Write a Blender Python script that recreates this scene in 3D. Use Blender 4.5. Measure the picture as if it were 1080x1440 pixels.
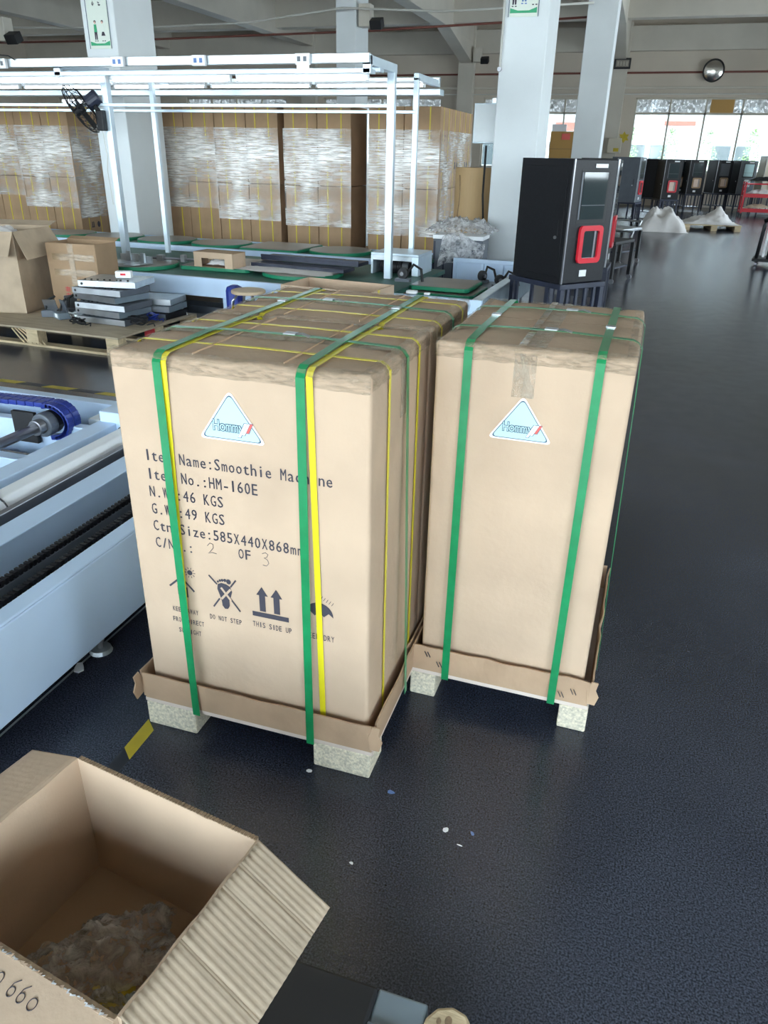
import bpy, bmesh, math, random
from mathutils import Vector, Matrix, noise
R = math.radians
random.seed(7)
for o in list(bpy.data.objects): bpy.data.objects.remove(o)
S = bpy.context.scene; COL = S.collection

# ---------------------------------------------------------------- camera
cam = bpy.data.cameras.new('camera'); camo = bpy.data.objects.new('camera', cam); COL.objects.link(camo)
S.camera = camo
F_PX = 1044.96; CAM = Vector((1.0212, -1.2997, 1.3735)); YAW, PIT, ROLL = -0.3028, 0.4503, 0.0209
fw = Vector((math.sin(YAW)*math.cos(PIT), math.cos(YAW)*math.cos(PIT), -math.sin(PIT)))
rt = Vector((math.cos(YAW), -math.sin(YAW), 0)); up = rt.cross(fw)
r2 = rt*math.cos(ROLL)+up*math.sin(ROLL); u2 = -rt*math.sin(ROLL)+up*math.cos(ROLL)
camo.matrix_world = Matrix(((r2.x, u2.x, -fw.x, CAM.x), (r2.y, u2.y, -fw.y, CAM.y), (r2.z, u2.z, -fw.z, CAM.z), (0, 0, 0, 1)))
cam.sensor_fit = 'VERTICAL'; cam.sensor_height = 24.0; cam.lens = F_PX/1440*24.0
cam.clip_start = .02; cam.clip_end = 300

# ---------------------------------------------------------------- sky, sun, light
w = bpy.data.worlds.new('world'); S.world = w; w.use_nodes = True
wn = w.node_tree.nodes; wl = w.node_tree.links
bg = wn['Background']; tc = wn.new('ShaderNodeTexCoord'); sx = wn.new('ShaderNodeSeparateXYZ'); rp = wn.new('ShaderNodeValToRGB')
wl.new(tc.outputs['Generated'], sx.inputs[0]); wl.new(sx.outputs['Z'], rp.inputs[0]); wl.new(rp.outputs[0], bg.inputs[0])
rp.color_ramp.elements[0].position = 0.0; rp.color_ramp.elements[0].color = (.83, .92, 1.0, 1)
rp.color_ramp.elements[1].position = .6; rp.color_ramp.elements[1].color = (.62, .80, 1.0, 1)
bg.inputs[1].default_value = 10.0
def portal(loc, rot, sx_, sy_):
    l = bpy.data.lights.new('window_portal', 'AREA'); l.shape = 'RECTANGLE'; l.size = sx_; l.size_y = sy_
    l.cycles.is_portal = True
    o = bpy.data.objects.new('window_portal', l); o.location = loc; o.rotation_euler = rot; COL.objects.link(o)
portal((-4.3, -5.02, 1.75), (R(90), 0, R(180)), 24, 2.4)
portal((9.02, 9.7, 2.1), (R(90), 0, R(90)), 26, 2.2)
portal((4.7, 26.05, 2.0), (R(90), 0, 0), 8.6, 2.1)
vs = S.view_settings
try: S.display_settings.display_device = 'sRGB'
except Exception: pass
vs.view_transform = 'Standard'; vs.look = 'None'; vs.exposure = 0.70; vs.gamma = 1.0; vs.use_curve_mapping = False

# ---------------------------------------------------------------- materials
def mat(name, col, rough=.6, metal=0, var=0, vscale=8, bump=0, bscale=40, col2=None, coat=0, spec=.5, emis=None, estr=0, stretch=None, detail=3):
    m = bpy.data.materials.new(name); m.use_nodes = True; nt = m.node_tree; b = nt.nodes['Principled BSDF']
    b.inputs['Base Color'].default_value = (*col, 1); b.inputs['Roughness'].default_value = rough; b.inputs['Metallic'].default_value = metal
    b.inputs['Specular IOR Level'].default_value = spec; b.inputs['Coat Weight'].default_value = coat; b.inputs['Coat Roughness'].default_value = .15
    if emis: b.inputs['Emission Color'].default_value = (*emis, 1); b.inputs['Emission Strength'].default_value = estr
    if var or bump:
        tc = nt.nodes.new('ShaderNodeTexCoord'); mp = nt.nodes.new('ShaderNodeMapping'); nt.links.new(tc.outputs['Object'], mp.inputs[0])
        if stretch: mp.inputs['Scale'].default_value = stretch
    if var:
        n = nt.nodes.new('ShaderNodeTexNoise'); n.inputs['Scale'].default_value = vscale; n.inputs['Detail'].default_value = detail
        cr = nt.nodes.new('ShaderNodeValToRGB'); c2 = col2 or tuple(c*(1-var) for c in col); c1 = tuple(min(1, c*(1+var*.6)) for c in col)
        cr.color_ramp.elements[0].color = (*c2, 1); cr.color_ramp.elements[1].color = (*c1, 1)
        cr.color_ramp.elements[0].position = .32; cr.color_ramp.elements[1].position = .68
        nt.links.new(mp.outputs[0], n.inputs['Vector']); nt.links.new(n.outputs['Fac'], cr.inputs[0]); nt.links.new(cr.outputs[0], b.inputs['Base Color'])
    if bump:
        n2 = nt.nodes.new('ShaderNodeTexNoise'); n2.inputs['Scale'].default_value = bscale; n2.inputs['Detail'].default_value = 4
        bp = nt.nodes.new('ShaderNodeBump'); bp.inputs['Strength'].default_value = bump; bp.inputs['Distance'].default_value = .01
        nt.links.new(mp.outputs[0], n2.inputs['Vector']); nt.links.new(n2.outputs['Fac'], bp.inputs['Height']); nt.links.new(bp.outputs[0], b.inputs['Normal'])
    return m
def film_mat(name, op=.45, stretch=(1, 1, 14), scale=5, rough=.18, tint=(.85, .82, .78)):
    """clear stretch film: see-through, crinkled, with milky streaks where it is bunched"""
    m = bpy.data.materials.new(name); m.use_nodes = True; nt = m.node_tree; b = nt.nodes['Principled BSDF']; out = nt.nodes['Material Output']
    b.inputs['Base Color'].default_value = (*tint, 1); b.inputs['Roughness'].default_value = rough; b.inputs['Specular IOR Level'].default_value = 1.0
    tr = nt.nodes.new('ShaderNodeBsdfTransparent'); mx = nt.nodes.new('ShaderNodeMixShader')
    tc = nt.nodes.new('ShaderNodeTexCoord'); mp = nt.nodes.new('ShaderNodeMapping'); mp.inputs['Scale'].default_value = stretch
    n = nt.nodes.new('ShaderNodeTexNoise'); n.inputs['Scale'].default_value = scale; n.inputs['Detail'].default_value = 8; n.inputs['Roughness'].default_value = .65; n.inputs['Distortion'].default_value = .6
    cr = nt.nodes.new('ShaderNodeValToRGB'); cr.color_ramp.elements[0].position = .40; cr.color_ramp.elements[1].position = .66
    cr.color_ramp.elements[0].color = (op*.45,)*3+(1,); cr.color_ramp.elements[1].color = (min(1, op*1.9),)*3+(1,)
    bp = nt.nodes.new('ShaderNodeBump'); bp.inputs['Strength'].default_value = .9; bp.inputs['Distance'].default_value = .02
    L = nt.links.new
    L(tc.outputs['Object'], mp.inputs[0]); L(mp.outputs[0], n.inputs['Vector']); L(n.outputs['Fac'], cr.inputs[0]); L(n.outputs['Fac'], bp.inputs['Height'])
    L(bp.outputs[0], b.inputs['Normal']); L(cr.outputs[0], mx.inputs[0]); L(tr.outputs[0], mx.inputs[1]); L(b.outputs[0], mx.inputs[2]); L(mx.outputs[0], out.inputs[0])
    return m
def stretch_mat():
    m = bpy.data.materials.new('stretch_film'); m.use_nodes = True; nt = m.node_tree; b = nt.nodes['Principled BSDF']; out = nt.nodes['Material Output']; L = nt.links.new
    b.inputs['Base Color'].default_value = (.97, .95, .92, 1); b.inputs['Roughness'].default_value = .20; b.inputs['IOR'].default_value = 2.3; b.inputs['Specular IOR Level'].default_value = .6
    tc = nt.nodes.new('ShaderNodeTexCoord'); mp = nt.nodes.new('ShaderNodeMapping'); mp.inputs['Scale'].default_value = (1, 1, 20); L(tc.outputs['Object'], mp.inputs[0])
    n = nt.nodes.new('ShaderNodeTexNoise'); n.inputs['Scale'].default_value = 4.5; n.inputs['Detail'].default_value = 7; n.inputs['Roughness'].default_value = .7; n.inputs['Distortion'].default_value = .3; L(mp.outputs[0], n.inputs['Vector'])
    g = nt.nodes.new('ShaderNodeTexNoise'); g.inputs['Scale'].default_value = 2.1; g.inputs['Detail'].default_value = 3; L(tc.outputs['Object'], g.inputs['Vector'])
    a = nt.nodes.new('ShaderNodeMapRange'); a.inputs[1].default_value = .38; a.inputs[2].default_value = .58; a.inputs[3].default_value = .18; a.inputs[4].default_value = 1.0; L(n.outputs['Fac'], a.inputs[0])  # bunched-film streaks; whitest ones paint highlights into the opacity
    c = nt.nodes.new('ShaderNodeMapRange'); c.inputs[1].default_value = .38; c.inputs[2].default_value = .60; c.inputs[3].default_value = .20; c.inputs[4].default_value = 1.0; L(g.outputs['Fac'], c.inputs[0])
    mu = nt.nodes.new('ShaderNodeMath'); mu.operation = 'MULTIPLY'; L(a.outputs[0], mu.inputs[0]); L(c.outputs[0], mu.inputs[1])
    bp = nt.nodes.new('ShaderNodeBump'); bp.inputs['Strength'].default_value = .35; bp.inputs['Distance'].default_value = .01; L(n.outputs['Fac'], bp.inputs['Height']); L(bp.outputs[0], b.inputs['Normal'])
    t = nt.nodes.new('ShaderNodeBsdfTransparent'); mx = nt.nodes.new('ShaderNodeMixShader'); L(mu.outputs[0], mx.inputs[0]); L(t.outputs[0], mx.inputs[1]); L(b.outputs[0], mx.inputs[2]); L(mx.outputs[0], out.inputs[0])
    return m
M = {}
M['card'] = mat('kraft_cardboard', (.56, .405, .285), .75, var=.10, vscale=5, bump=.12, bscale=60, spec=.3)
M['card_far'] = mat('kraft_cardboard_tan', (.43, .28, .165), .75, var=.14, vscale=4, spec=.3); M['card_dark'] = mat('kraft_cardboard_brown', (.40, .265, .16), .75, var=.14, vscale=4, bump=.12, bscale=50, spec=.3)
M['card_dull'] = mat('kraft_cardboard_dull', (.50, .385, .275), .8, var=.14, vscale=6, bump=.15, bscale=40, spec=.3)
M['card_edge'] = mat('cardboard_cut_edge', (.26, .17, .10), .9, var=.3, vscale=120)
M['tray'] = mat('tray_cardboard', (.50, .335, .215), .8, var=.14, vscale=7, bump=.15, bscale=50, spec=.3)
M['tape'] = mat('brown_packing_tape', (.36, .245, .14), .22, var=.25, vscale=14, bump=.35, bscale=22, coat=.6, stretch=(1, 1, 3))
M['clear_tape'] = film_mat('clear_packing_tape', .40, (3, 3, 1), 16, .12, (.62, .52, .40))
M['edge_film'] = film_mat('crinkled_edge_tape', .30, (2, 2, 9), 13, .12, (.55, .42, .29))
M['green'] = mat('green_strap', (.009, .235, .080), .32, var=.12, vscale=30, coat=.4)
M['yellow'] = mat('yellow_strap', (.78, .66, .02), .35, coat=.3)
M['yellow_dim'] = mat('yellow_strap_old', (.70, .55, .05), .45)
M['ink'] = mat('printing_ink', (.045, .04, .055), .7)
M['pencil'] = mat('pencil_mark', (.20, .17, .16), .8)
M['pen'] = mat('marker_pen', (.05, .04, .05), .7)
M['white'] = mat('sticker_white', (.90, .91, .93), .35)
M['sticker'] = mat('sticker_pale_blue', (.50, .72, .77), .3)
M['outline'] = mat('sticker_outline', (.06, .10, .15), .5)
M['red_ink'] = mat('sticker_red', (.75, .12, .10), .5)
M['particle'] = mat('pressed_wood_block', (.72, .64, .49), .85, var=.28, vscale=160, bump=.5, bscale=140, detail=2)
M['pallet_board'] = mat('pallet_deck_board', (.72, .60, .52), .7, var=.1, vscale=10)
M['wood'] = mat('pallet_wood', (.58, .45, .28), .8, var=.25, vscale=6, bump=.2, bscale=30, stretch=(1, 6, 6))
M['ply'] = mat('plywood_sheet', (.42, .34, .24), .75, var=.15, vscale=5, stretch=(1, 5, 1))
M['blue'] = mat('pale_blue_paint', (.58, .73, .93), .38, var=.06, vscale=3, coat=.15)
M['blue_dark'] = mat('grey_blue_steel', (.22, .27, .31), .45, metal=.2, var=.1)
M['alu'] = mat('aluminium_profile', (.62, .72, .80), .35, metal=.45, var=.05)
M['galv'] = mat('galvanised_steel', (.58, .63, .66), .3, metal=.7, var=.15, vscale=14)
M['steel'] = mat('brushed_steel', (.55, .57, .60), .28, metal=.9, var=.12, vscale=10)
M['shaft'] = mat('dark_steel_shaft', (.25, .25, .27), .3, metal=.8)
M['black'] = mat('black_powder_coat', (.012, .012, .015), .45, var=.2, vscale=60, spec=.3)
M['navy'] = mat('dark_navy_steel', (.025, .030, .055), .42, var=.2)
M['charcoal'] = mat('charcoal_sheet_metal', (.11, .125, .15), .4, var=.1)
M['blackrub'] = mat('black_rubber', (.012, .012, .014), .6)
M['bluechain'] = mat('blue_plastic_chain', (.015, .035, .25), .35)
M['glass'] = mat('dark_door_glass', (.03, .045, .05), .05, spec=.8)
M['red'] = mat('glossy_red_plastic', (.75, .02, .04), .28, coat=.3)
M['redpaint'] = mat('red_enamel', (.55, .012, .025), .35)
M['greenedge'] = mat('green_rubber_edging', (.01, .22, .11), .4)
M['greentop'] = mat('dark_green_belt', (.03, .11, .085), .5, var=.2)
M['boardtop'] = mat('grey_brown_board', (.23, .20, .165), .32, var=.15, vscale=3)
M['conc'] = mat('painted_concrete', (.60, .56, .49), .7, var=.07, vscale=1.2, bump=.08, bscale=12)
M['colw'] = mat('column_white_paint', (.76, .80, .82), .55, var=.05, vscale=1.5)
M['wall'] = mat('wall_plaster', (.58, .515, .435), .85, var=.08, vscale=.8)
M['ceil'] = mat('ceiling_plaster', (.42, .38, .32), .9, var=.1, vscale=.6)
M['poster'] = mat('poster_paper', (.74, .80, .72), .5)
M['pgreen'] = mat('poster_green', (.03, .38, .17), .5)
M['pblue'] = mat('poster_blue', (.12, .22, .5), .5)
M['skin'] = mat('poster_skin', (.75, .5, .38), .5)
M['lamp'] = mat('fluorescent_tube', (.9, .95, 1), .3, emis=(.82, .92, 1.0), estr=5.0)
M['frame'] = mat('window_frame_paint', (.50, .46, .38), .5)
M['plastic'] = film_mat('bubble_wrap', .40, (1, 1, 1), 28, .22, (.85, .85, .83))
M['bag'] = film_mat('polythene_bag', .62, (2, 2, 2), 9, .15, (.72, .72, .74))
M['film'] = stretch_mat()
M['sheet'] = mat('white_foam_sheet', (.74, .70, .68), .55, var=.06, bump=.2, bscale=10)
M['seat'] = mat('pale_wooden_seat', (.55, .42, .28), .4, var=.1)
M['hazy'] = mat('hazard_yellow', (.55, .42, .03), .55, var=.15)
M['hazk'] = mat('hazard_black', (.02, .022, .03), .5)
M['brownroll'] = mat('brown_paper_roll', (.50, .33, .16), .6, var=.08, stretch=(1, 1, .2))
M['pipe_red'] = mat('red_brown_pipe', (.17, .05, .035), .5)
M['pipe_w'] = mat('grey_conduit', (.55, .54, .50), .5)
M['mirror'] = mat('convex_mirror_face', (.95, .93, .90), .22, metal=1)
M['cream'] = mat('cream_sheet_metal', (.60, .55, .44), .35)
M['leaf'] = mat('shrub_leaves', (.12, .20, .05), .7, var=.4)
M['outwall'] = mat('white_render', (.34, .34, .33), .8, var=.25, vscale=.8)
M['outred'] = mat('red_brick_band', (.26, .10, .07), .8)
M['tarmac'] = mat('outside_paving', (.35, .35, .34), .9, var=.2)
M['frosted'] = film_mat('frosted_glass', .8, (1, 1, 1), 12, .4, (.42, .42, .40)); M['orange'] = mat('orange_brown_board', (.50, .29, .09), .7)

def floor_mat():
    m = bpy.data.materials.new('epoxy_floor'); m.use_nodes = True; nt = m.node_tree; b = nt.nodes['Principled BSDF']; L = nt.links.new
    tc = nt.nodes.new('ShaderNodeTexCoord')
    n1 = nt.nodes.new('ShaderNodeTexNoise'); n1.inputs['Scale'].default_value = 1.1; n1.inputs['Detail'].default_value = 5
    n2 = nt.nodes.new('ShaderNodeTexNoise'); n2.inputs['Scale'].default_value = 260; n2.inputs['Detail'].default_value = 2
    n3 = nt.nodes.new('ShaderNodeTexNoise'); n3.inputs['Scale'].default_value = 9; n3.inputs['Detail'].default_value = 6
    for n in (n1, n2, n3): L(tc.outputs['Object'], n.inputs['Vector'])
    cr = nt.nodes.new('ShaderNodeValToRGB'); cr.color_ramp.elements[0].color = (.017, .021, .034, 1); cr.color_ramp.elements[1].color = (.040, .046, .066, 1)
    cr.color_ramp.elements[0].position = .35; cr.color_ramp.elements[1].position = .65; L(n1.outputs['Fac'], cr.inputs[0])
    c2 = nt.nodes.new('ShaderNodeValToRGB'); c2.color_ramp.elements[0].color = (.35, .35, .35, 1); c2.color_ramp.elements[1].color = (2.1, 2.1, 2.1, 1)
    c2.color_ramp.elements[0].position = .36; c2.color_ramp.elements[1].position = .68; L(n2.outputs['Fac'], c2.inputs[0])
    mx = nt.nodes.new('ShaderNodeMix'); mx.data_type = 'RGBA'; mx.blend_type = 'MULTIPLY'; mx.inputs[0].default_value = 1
    L(cr.outputs[0], mx.inputs[6]); L(c2.outputs[0], mx.inputs[7]); L(mx.outputs[2], b.inputs['Base Color'])
    rr = nt.nodes.new('ShaderNodeMapRange'); rr.inputs[3].default_value = .16; rr.inputs[4].default_value = .30; L(n3.outputs['Fac'], rr.inputs[0]); L(rr.outputs[0], b.inputs['Roughness'])
    bp = nt.nodes.new('ShaderNodeBump'); bp.inputs['Strength'].default_value = .15; bp.inputs['Distance'].default_value = .0006; L(n2.outputs['Fac'], bp.inputs['Height']); L(bp.outputs[0], b.inputs['Normal'])
    b.inputs['Specular IOR Level'].default_value = .5
    return m
M['floor'] = floor_mat()
def paneglass():
    m = bpy.data.materials.new('window_glass'); m.use_nodes = True; nt = m.node_tree; out = nt.nodes['Material Output']
    g = nt.nodes.new('ShaderNodeBsdfGlossy'); g.inputs['Roughness'].default_value = .05; t = nt.nodes.new('ShaderNodeBsdfTransparent'); t.inputs[0].default_value = (.93, .95, .94, 1)
    fr = nt.nodes.new('ShaderNodeFresnel'); fr.inputs[0].default_value = 1.35; mx = nt.nodes.new('ShaderNodeMixShader')
    nt.links.new(fr.outputs[0], mx.inputs[0]); nt.links.new(t.outputs[0], mx.inputs[1]); nt.links.new(g.outputs[0], mx.inputs[2]); nt.links.new(mx.outputs[0], out.inputs[0])
    return m
M['pane'] = paneglass()

# ---------------------------------------------------------------- helpers
class MB:
    def __init__(s): s.v = []; s.f = []
    def add(s, vs, fs, T=None):
        k = len(s.v); s.v += [tuple((T @ Vector(v)) if T else v) for v in vs]; s.f += [tuple(i+k for i in f) for f in fs]; return s
    def box(s, x0, x1, y0, y1, z0, z1, T=None):
        return s.add([(x0,y0,z0),(x1,y0,z0),(x1,y1,z0),(x0,y1,z0),(x0,y0,z1),(x1,y0,z1),(x1,y1,z1),(x0,y1,z1)],
                     [(0,3,2,1),(4,5,6,7),(0,1,5,4),(1,2,6,5),(2,3,7,6),(3,0,4,7)], T)
    def cyl(s, p, q, r, n=12, r2=None, T=None):
        p = Vector(p); q = Vector(q); r2 = r if r2 is None else r2; d = (q-p).normalized()
        a = d.orthogonal().normalized(); b = d.cross(a); vs = []
        for P, rr in ((p, r), (q, r2)): vs += [tuple(P+(a*math.cos(2*math.pi*i/n)+b*math.sin(2*math.pi*i/n))*rr) for i in range(n)]
        return s.add(vs, [tuple(reversed(range(n))), tuple(range(n, 2*n))]+[(i, (i+1) % n, n+(i+1) % n, n+i) for i in range(n)], T)
    def tube(s, pts, r, n=6, T=None, closed=False):
        pts = [Vector(p) for p in pts]; vs = []; m = len(pts)
        up0 = Vector((.13, .21, .97)).normalized()
        for i, p in enumerate(pts):
            d = (pts[(i+1) % m if closed else min(i+1, m-1)]-pts[(i-1) % m if closed else max(i-1, 0)]).normalized()
            a = d.cross(up0)
            if a.length < .05: a = d.cross(Vector((1, 0, 0)))
            a.normalize(); b = d.cross(a)
            vs += [tuple(p+(a*math.cos(2*math.pi*k/n)+b*math.sin(2*math.pi*k/n))*r) for k in range(n)]
        fs = []
        for i in range(m if closed else m-1):
            j = (i+1) % m
            fs += [(i*n+k, i*n+(k+1) % n, j*n+(k+1) % n, j*n+k) for k in range(n)]
        if not closed: fs += [tuple(reversed(range(n))), tuple((m-1)*n+k for k in range(n))]
        return s.add(vs, fs, T)
    def prism(s, poly, h0, h1, T=None):
        """polygon in XY extruded along Z from h0 to h1"""
        n = len(poly); vs = [(x, y, h0) for x, y in poly]+[(x, y, h1) for x, y in poly]
        return s.add(vs, [tuple(reversed(range(n))), tuple(range(n, 2*n))]+[(i, (i+1) % n, n+(i+1) % n, n+i) for i in range(n)], T)
    def ribbon(s, pts, wdir, wid, th):
        """flat band following pts; wdir = width direction, th = thickness along the band normal"""
        pts = [Vector(p) for p in pts]; wd = Vector(wdir).normalized(); vs = []; m = len(pts)
        for i, p in enumerate(pts):
            d = (pts[min(i+1, m-1)]-pts[max(i-1, 0)]).normalized(); nn = wd.cross(d).normalized()
            for a, b in ((-1, 0), (1, 0), (1, 1), (-1, 1)): vs.append(tuple(p+wd*wid/2*a+nn*th*b))
        fs = [(0, 1, 2, 3), tuple((m-1)*4+k for k in (3, 2, 1, 0))]
        for i in range(m-1): fs += [(i*4+k, (i+1)*4+k, (i+1)*4+(k+1) % 4, i*4+(k+1) % 4) for k in range(4)]
        return s.add(vs, fs)
    def build(s, name, m, parent=None, smooth=False, bevel=0, seg=2):
        me = bpy.data.meshes.new(name); me.from_pydata(s.v, [], s.f); me.update()
        bm = bmesh.new(); bm.from_mesh(me); bmesh.ops.recalc_face_normals(bm, faces=bm.faces); bm.to_mesh(me); bm.free()
        me.materials.append(M[m] if isinstance(m, str) else m)
        o = bpy.data.objects.new(name, me); COL.objects.link(o)
        if parent: o.parent = parent
        if smooth:
            for p in me.polygons: p.use_smooth = True
        if bevel:
            b = o.modifiers.new('bevel', 'BEVEL'); b.width = bevel; b.segments = seg; b.limit_method = 'ANGLE'
        return o
def tag(o, label=None, cat=None, group=None, kind=None):
    if label: o['label'] = label
    if cat: o['category'] = cat
    if group: o['group'] = group
    if kind: o['kind'] = kind
    return o
def thing(name, label, cat, loc=(0, 0, 0), rz=0, group=None):
    o = bpy.data.objects.new(name, None); COL.objects.link(o); o.empty_display_size = .1
    o.location = loc; o.rotation_euler = (0, 0, rz); return tag(o, label, cat, group)
def copy_tree(o, parent=None):
    c = o.copy(); COL.objects.link(c)
    if parent: c.parent = parent
    for ch in list(o.children): copy_tree(ch, c)
    return c
def B(name, x0, x1, y0, y1, z0, z1, m, parent=None, bevel=0): return MB().box(x0, x1, y0, y1, z0, z1).build(name, m, parent, bevel=bevel)
def struct(o): o['kind'] = 'structure'; return o
def rot(ax, a): return Matrix.Rotation(a, 4, ax)
def tr(*p): return Matrix.Translation(p)
VERT = rot('X', R(90))    # maps the XY plane to the XZ plane (text on a wall facing -Y)
_glyph = {}
def glyph(ch):
    if ch not in _glyph:
        cu = bpy.data.curves.new('glyph', 'FONT'); cu.body = ch; cu.resolution_u = 2; cu.size = 1
        ob = bpy.data.objects.new('glyph', cu); me = bpy.data.meshes.new_from_object(ob)
        vs = [v.co.copy() for v in me.vertices]; fs = [tuple(p.vertices) for p in me.polygons]
        xs = [v.x for v in vs] or [0]; _glyph[ch] = (vs, fs, min(xs), max(xs))
        bpy.data.objects.remove(ob); bpy.data.curves.remove(cu); bpy.data.meshes.remove(me)
    return _glyph[ch]
def text(mb, s, x, z, cap, adv, T, wmax=.8, bold=0):
    """monospaced lettering: glyphs squeezed into cells adv wide; written in XY then moved by T"""
    k = cap/.70
    for i, ch in enumerate(s):
        if ch == ' ': continue
        vs, fs, a, b = glyph(ch); wd = (b-a)*k; sc = min(1, adv*wmax/max(wd, 1e-6)); cx = x+adv*(i+.5)
        nv = [((v.x-(a+b)/2)*k*sc+cx, v.y*k+z, 0) for v in vs]
        mb.add(nv, fs, T)
        if bold: mb.add([(p[0]+bold, p[1]+bold*.5, -.0001) for p in nv], fs, T)

# ================================================================ SETTING
B('floor', -22, 9.2, -5.2, 26.2, -.1, 0, 'floor')
struct(bpy.data.objects['floor'])
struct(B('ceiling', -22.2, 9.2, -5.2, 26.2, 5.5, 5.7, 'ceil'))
def wall_x(name, y0, y1, xa, xb, holes, z1, m='wall'):
    """wall between y0..y1 running along X with window holes (x0,x1,z0,z1)"""
    mb = MB(); xs = xa
    for h in holes:
        mb.box(xs, h[0], y0, y1, 0, z1); mb.box(h[0], h[1], y0, y1, 0, h[2]); mb.box(h[0], h[1], y0, y1, h[3], z1); xs = h[1]
    mb.box(xs, xb, y0, y1, 0, z1); return struct(mb.build(name, m))
HF = [(-21, -16.8, 1.0, 3.05), (-15.4, -11.4, 1.0, 3.05), (-10, -5.8, 1.0, 3.05), (-4.4, -.9, 1.0, 3.05), (.36, 8.64, 1.0, 3.05)]
wall_x('wall_far', 26, 26.2, -22, 9.2, HF, 5.5)
HN = [(-16.3, -11.9, .55, 2.95), (-11.5, -6.9, .55, 2.95), (-6.5, -2.1, .55, 2.95), (-1.7, 2.7, .55, 2.95), (3.1, 7.6, .55, 2.95)]  # unseen windows; leftmost one added and sills lowered for highlights on the film
wall_x('wall_near', -5.2, -5, -22, 9.2, HN, 5.5)
mb = MB(); HR = [(-3.0, -.2), (3.4, 6.6), (7.4, 14.6), (15.4, 22.4)]; ys = -5  # unseen side windows; the nearest one added to brighten faces turned right
for a, b in HR: mb.box(9, 9.2, ys, a, 0, 5.5); mb.box(9, 9.2, a, b, 0, 1.0); mb.box(9, 9.2, a, b, 3.1, 5.5); ys = b
mb.box(9, 9.2, ys, 26, 0, 5.5); struct(mb.build('wall_right', 'wall'))
struct(B('wall_left', -22.2, -22, -5, 26.2, 0, 5.5, 'wall'))
# windows: frame, mullions and one pane per light
wi = 0
def window(axis, c, a, b, z0, z1, n, ztr, boards=()):
    global wi; wi += 1
    r = bpy.data.objects.new('window_%d' % wi, None); COL.objects.link(r); r['kind'] = 'structure'
    if axis == 'x': r.location = (a, c, z0)
    else: r.location = (c, a, z0); r.rotation_euler = (0, 0, R(90))
    W = b-a; H = z1-z0; t = .03
    f = MB()
    f.box(0, W, -t, t, 0, .05); f.box(0, W, -t, t, H-.05, H); f.box(0, .05, -t, t, 0, H); f.box(W-.05, W, -t, t, 0, H); f.build('window_frame', 'frame', r)
    if ztr: MB().box(.05, W-.05, -t, t, ztr-z0-.03, ztr-z0+.03).build('transom_bar', 'frame', r)
    for i in range(1, n): MB().box(W*i/n-.025, W*i/n+.025, -t, t, .05, H-.05).build('mullion', 'frame', r)
    for i in range(n):
        x0 = W*i/n+.025; x1 = W*(i+1)/n-.025
        for (q0, q1) in ([(.05, ztr-z0-.03), (ztr-z0+.03, H-.05)] if ztr else [(.05, H-.05)]):
            B('pane', x0, x1, -.004, .004, q0, q1, 'frosted' if (ztr and q0 > .1 and c == 26.1) else 'pane', r)
    for (i, x0, x1) in boards: B('cover_board', W*i/n+x0, W*i/n+x1, -.05, -.035, ztr-z0+.03, H-.05, 'orange', r)
    return r
window('x', 26.1, .36, 4.5, 1.0, 3.05, 4, 2.62, [(2, .12, .78)]); window('x', 26.1, 4.5, 8.64, 1.0, 3.05, 4, 2.62)
for h in HF[:4]: w4 = window('x', 26.1, h[0], h[1], 1.0, 3.05, 4, 2.62)
B('notice_board', 2.3, 2.75, -.07, -.05, .9, 1.3, 'white', w4); B('notice_board', 2.25, 2.5, -.07, -.05, .55, .8, 'white', w4)
for h in HN: window('x', -5.1, h[0], h[1], h[2], h[3], 4, 2.4)
for a, b in HR: window('y', 9.1, a, b, 1.0, 3.1, 4, 2.6)
# beams: trims of the ceiling
ti = 0
def trim(x0, x1, y0, y1, z0, z1, m='conc'):
    global ti; ti += 1; return struct(B('trim_%d' % ti, x0, x1, y0, y1, z0, z1, m, bevel=.012))
CX = [(-.50, -.06), (-5.20, -4.78), (-10.7, -10.25), (-16.2, -15.75)]
for a, b in CX: trim(a+.02, b-.02, -5, 26, 4.55, 5.5)
for a, b in CX[:3]: trim(a-.05, b+.05, 25.75, 26, 0, 5.0)                 # wall pilasters
for y in (-1, 7.15, 15.15, 22.9): trim(-22, 9, y, y+.4, 4.7, 5.5)
for y in (3, 11.2, 19): trim(-22, 9, y, y+.25, 5.1, 5.5)
trim(-22, 9, 25.8, 26, 4.26, 4.9); trim(-22, 9, 25.93, 26, 3.28, 3.34)
trim(-22, 9, 25.85, 26.0, .94, 1.0)
for a, b in CX[:2]:                                                        # haunches where beams meet wall
    pz = [(22.6, 4.55), (25.75, 4.55), (25.75, 4.0)]
    ti += 1; struct(MB().prism([(y, z) for y, z in pz], a+.02, b-.02, T=Matrix(((0,0,1,0),(1,0,0,0),(0,1,0,0),(0,0,0,1)))).build('trim_%d' % ti, 'conc'))
# columns
def column(x0, x1, y, d, label):
    t = thing('concrete_column', label, 'column', ((x0+x1)/2, y+d/2, 0)); hx = (x1-x0)/2; hy = d/2
    B('shaft', -hx, hx, -hy, hy, 0, 4.6, 'colw', t, bevel=.01); return t
c_r = column(-.50, -.06, 7, .75, 'tall white square column right behind the black cabinet, poster with three figures')
c_l = column(-5.20, -4.78, 7, .75, 'tall white square column behind the wall fan, poster with two figures')
column(-5.28, -4.86, 15, .75, 'white square column seen above the middle of the lamp frame')
column(-.43, .10, 15, .75, 'white square column far behind the black cabinet, brightly edged on its right')
column(-10.7, -10.28, 15, .75, 'white square column partly seen far left above the lamp gantry')
column(-10.7, -10.28, 7, .75, 'white square column hidden behind the left carton stacks')
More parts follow.
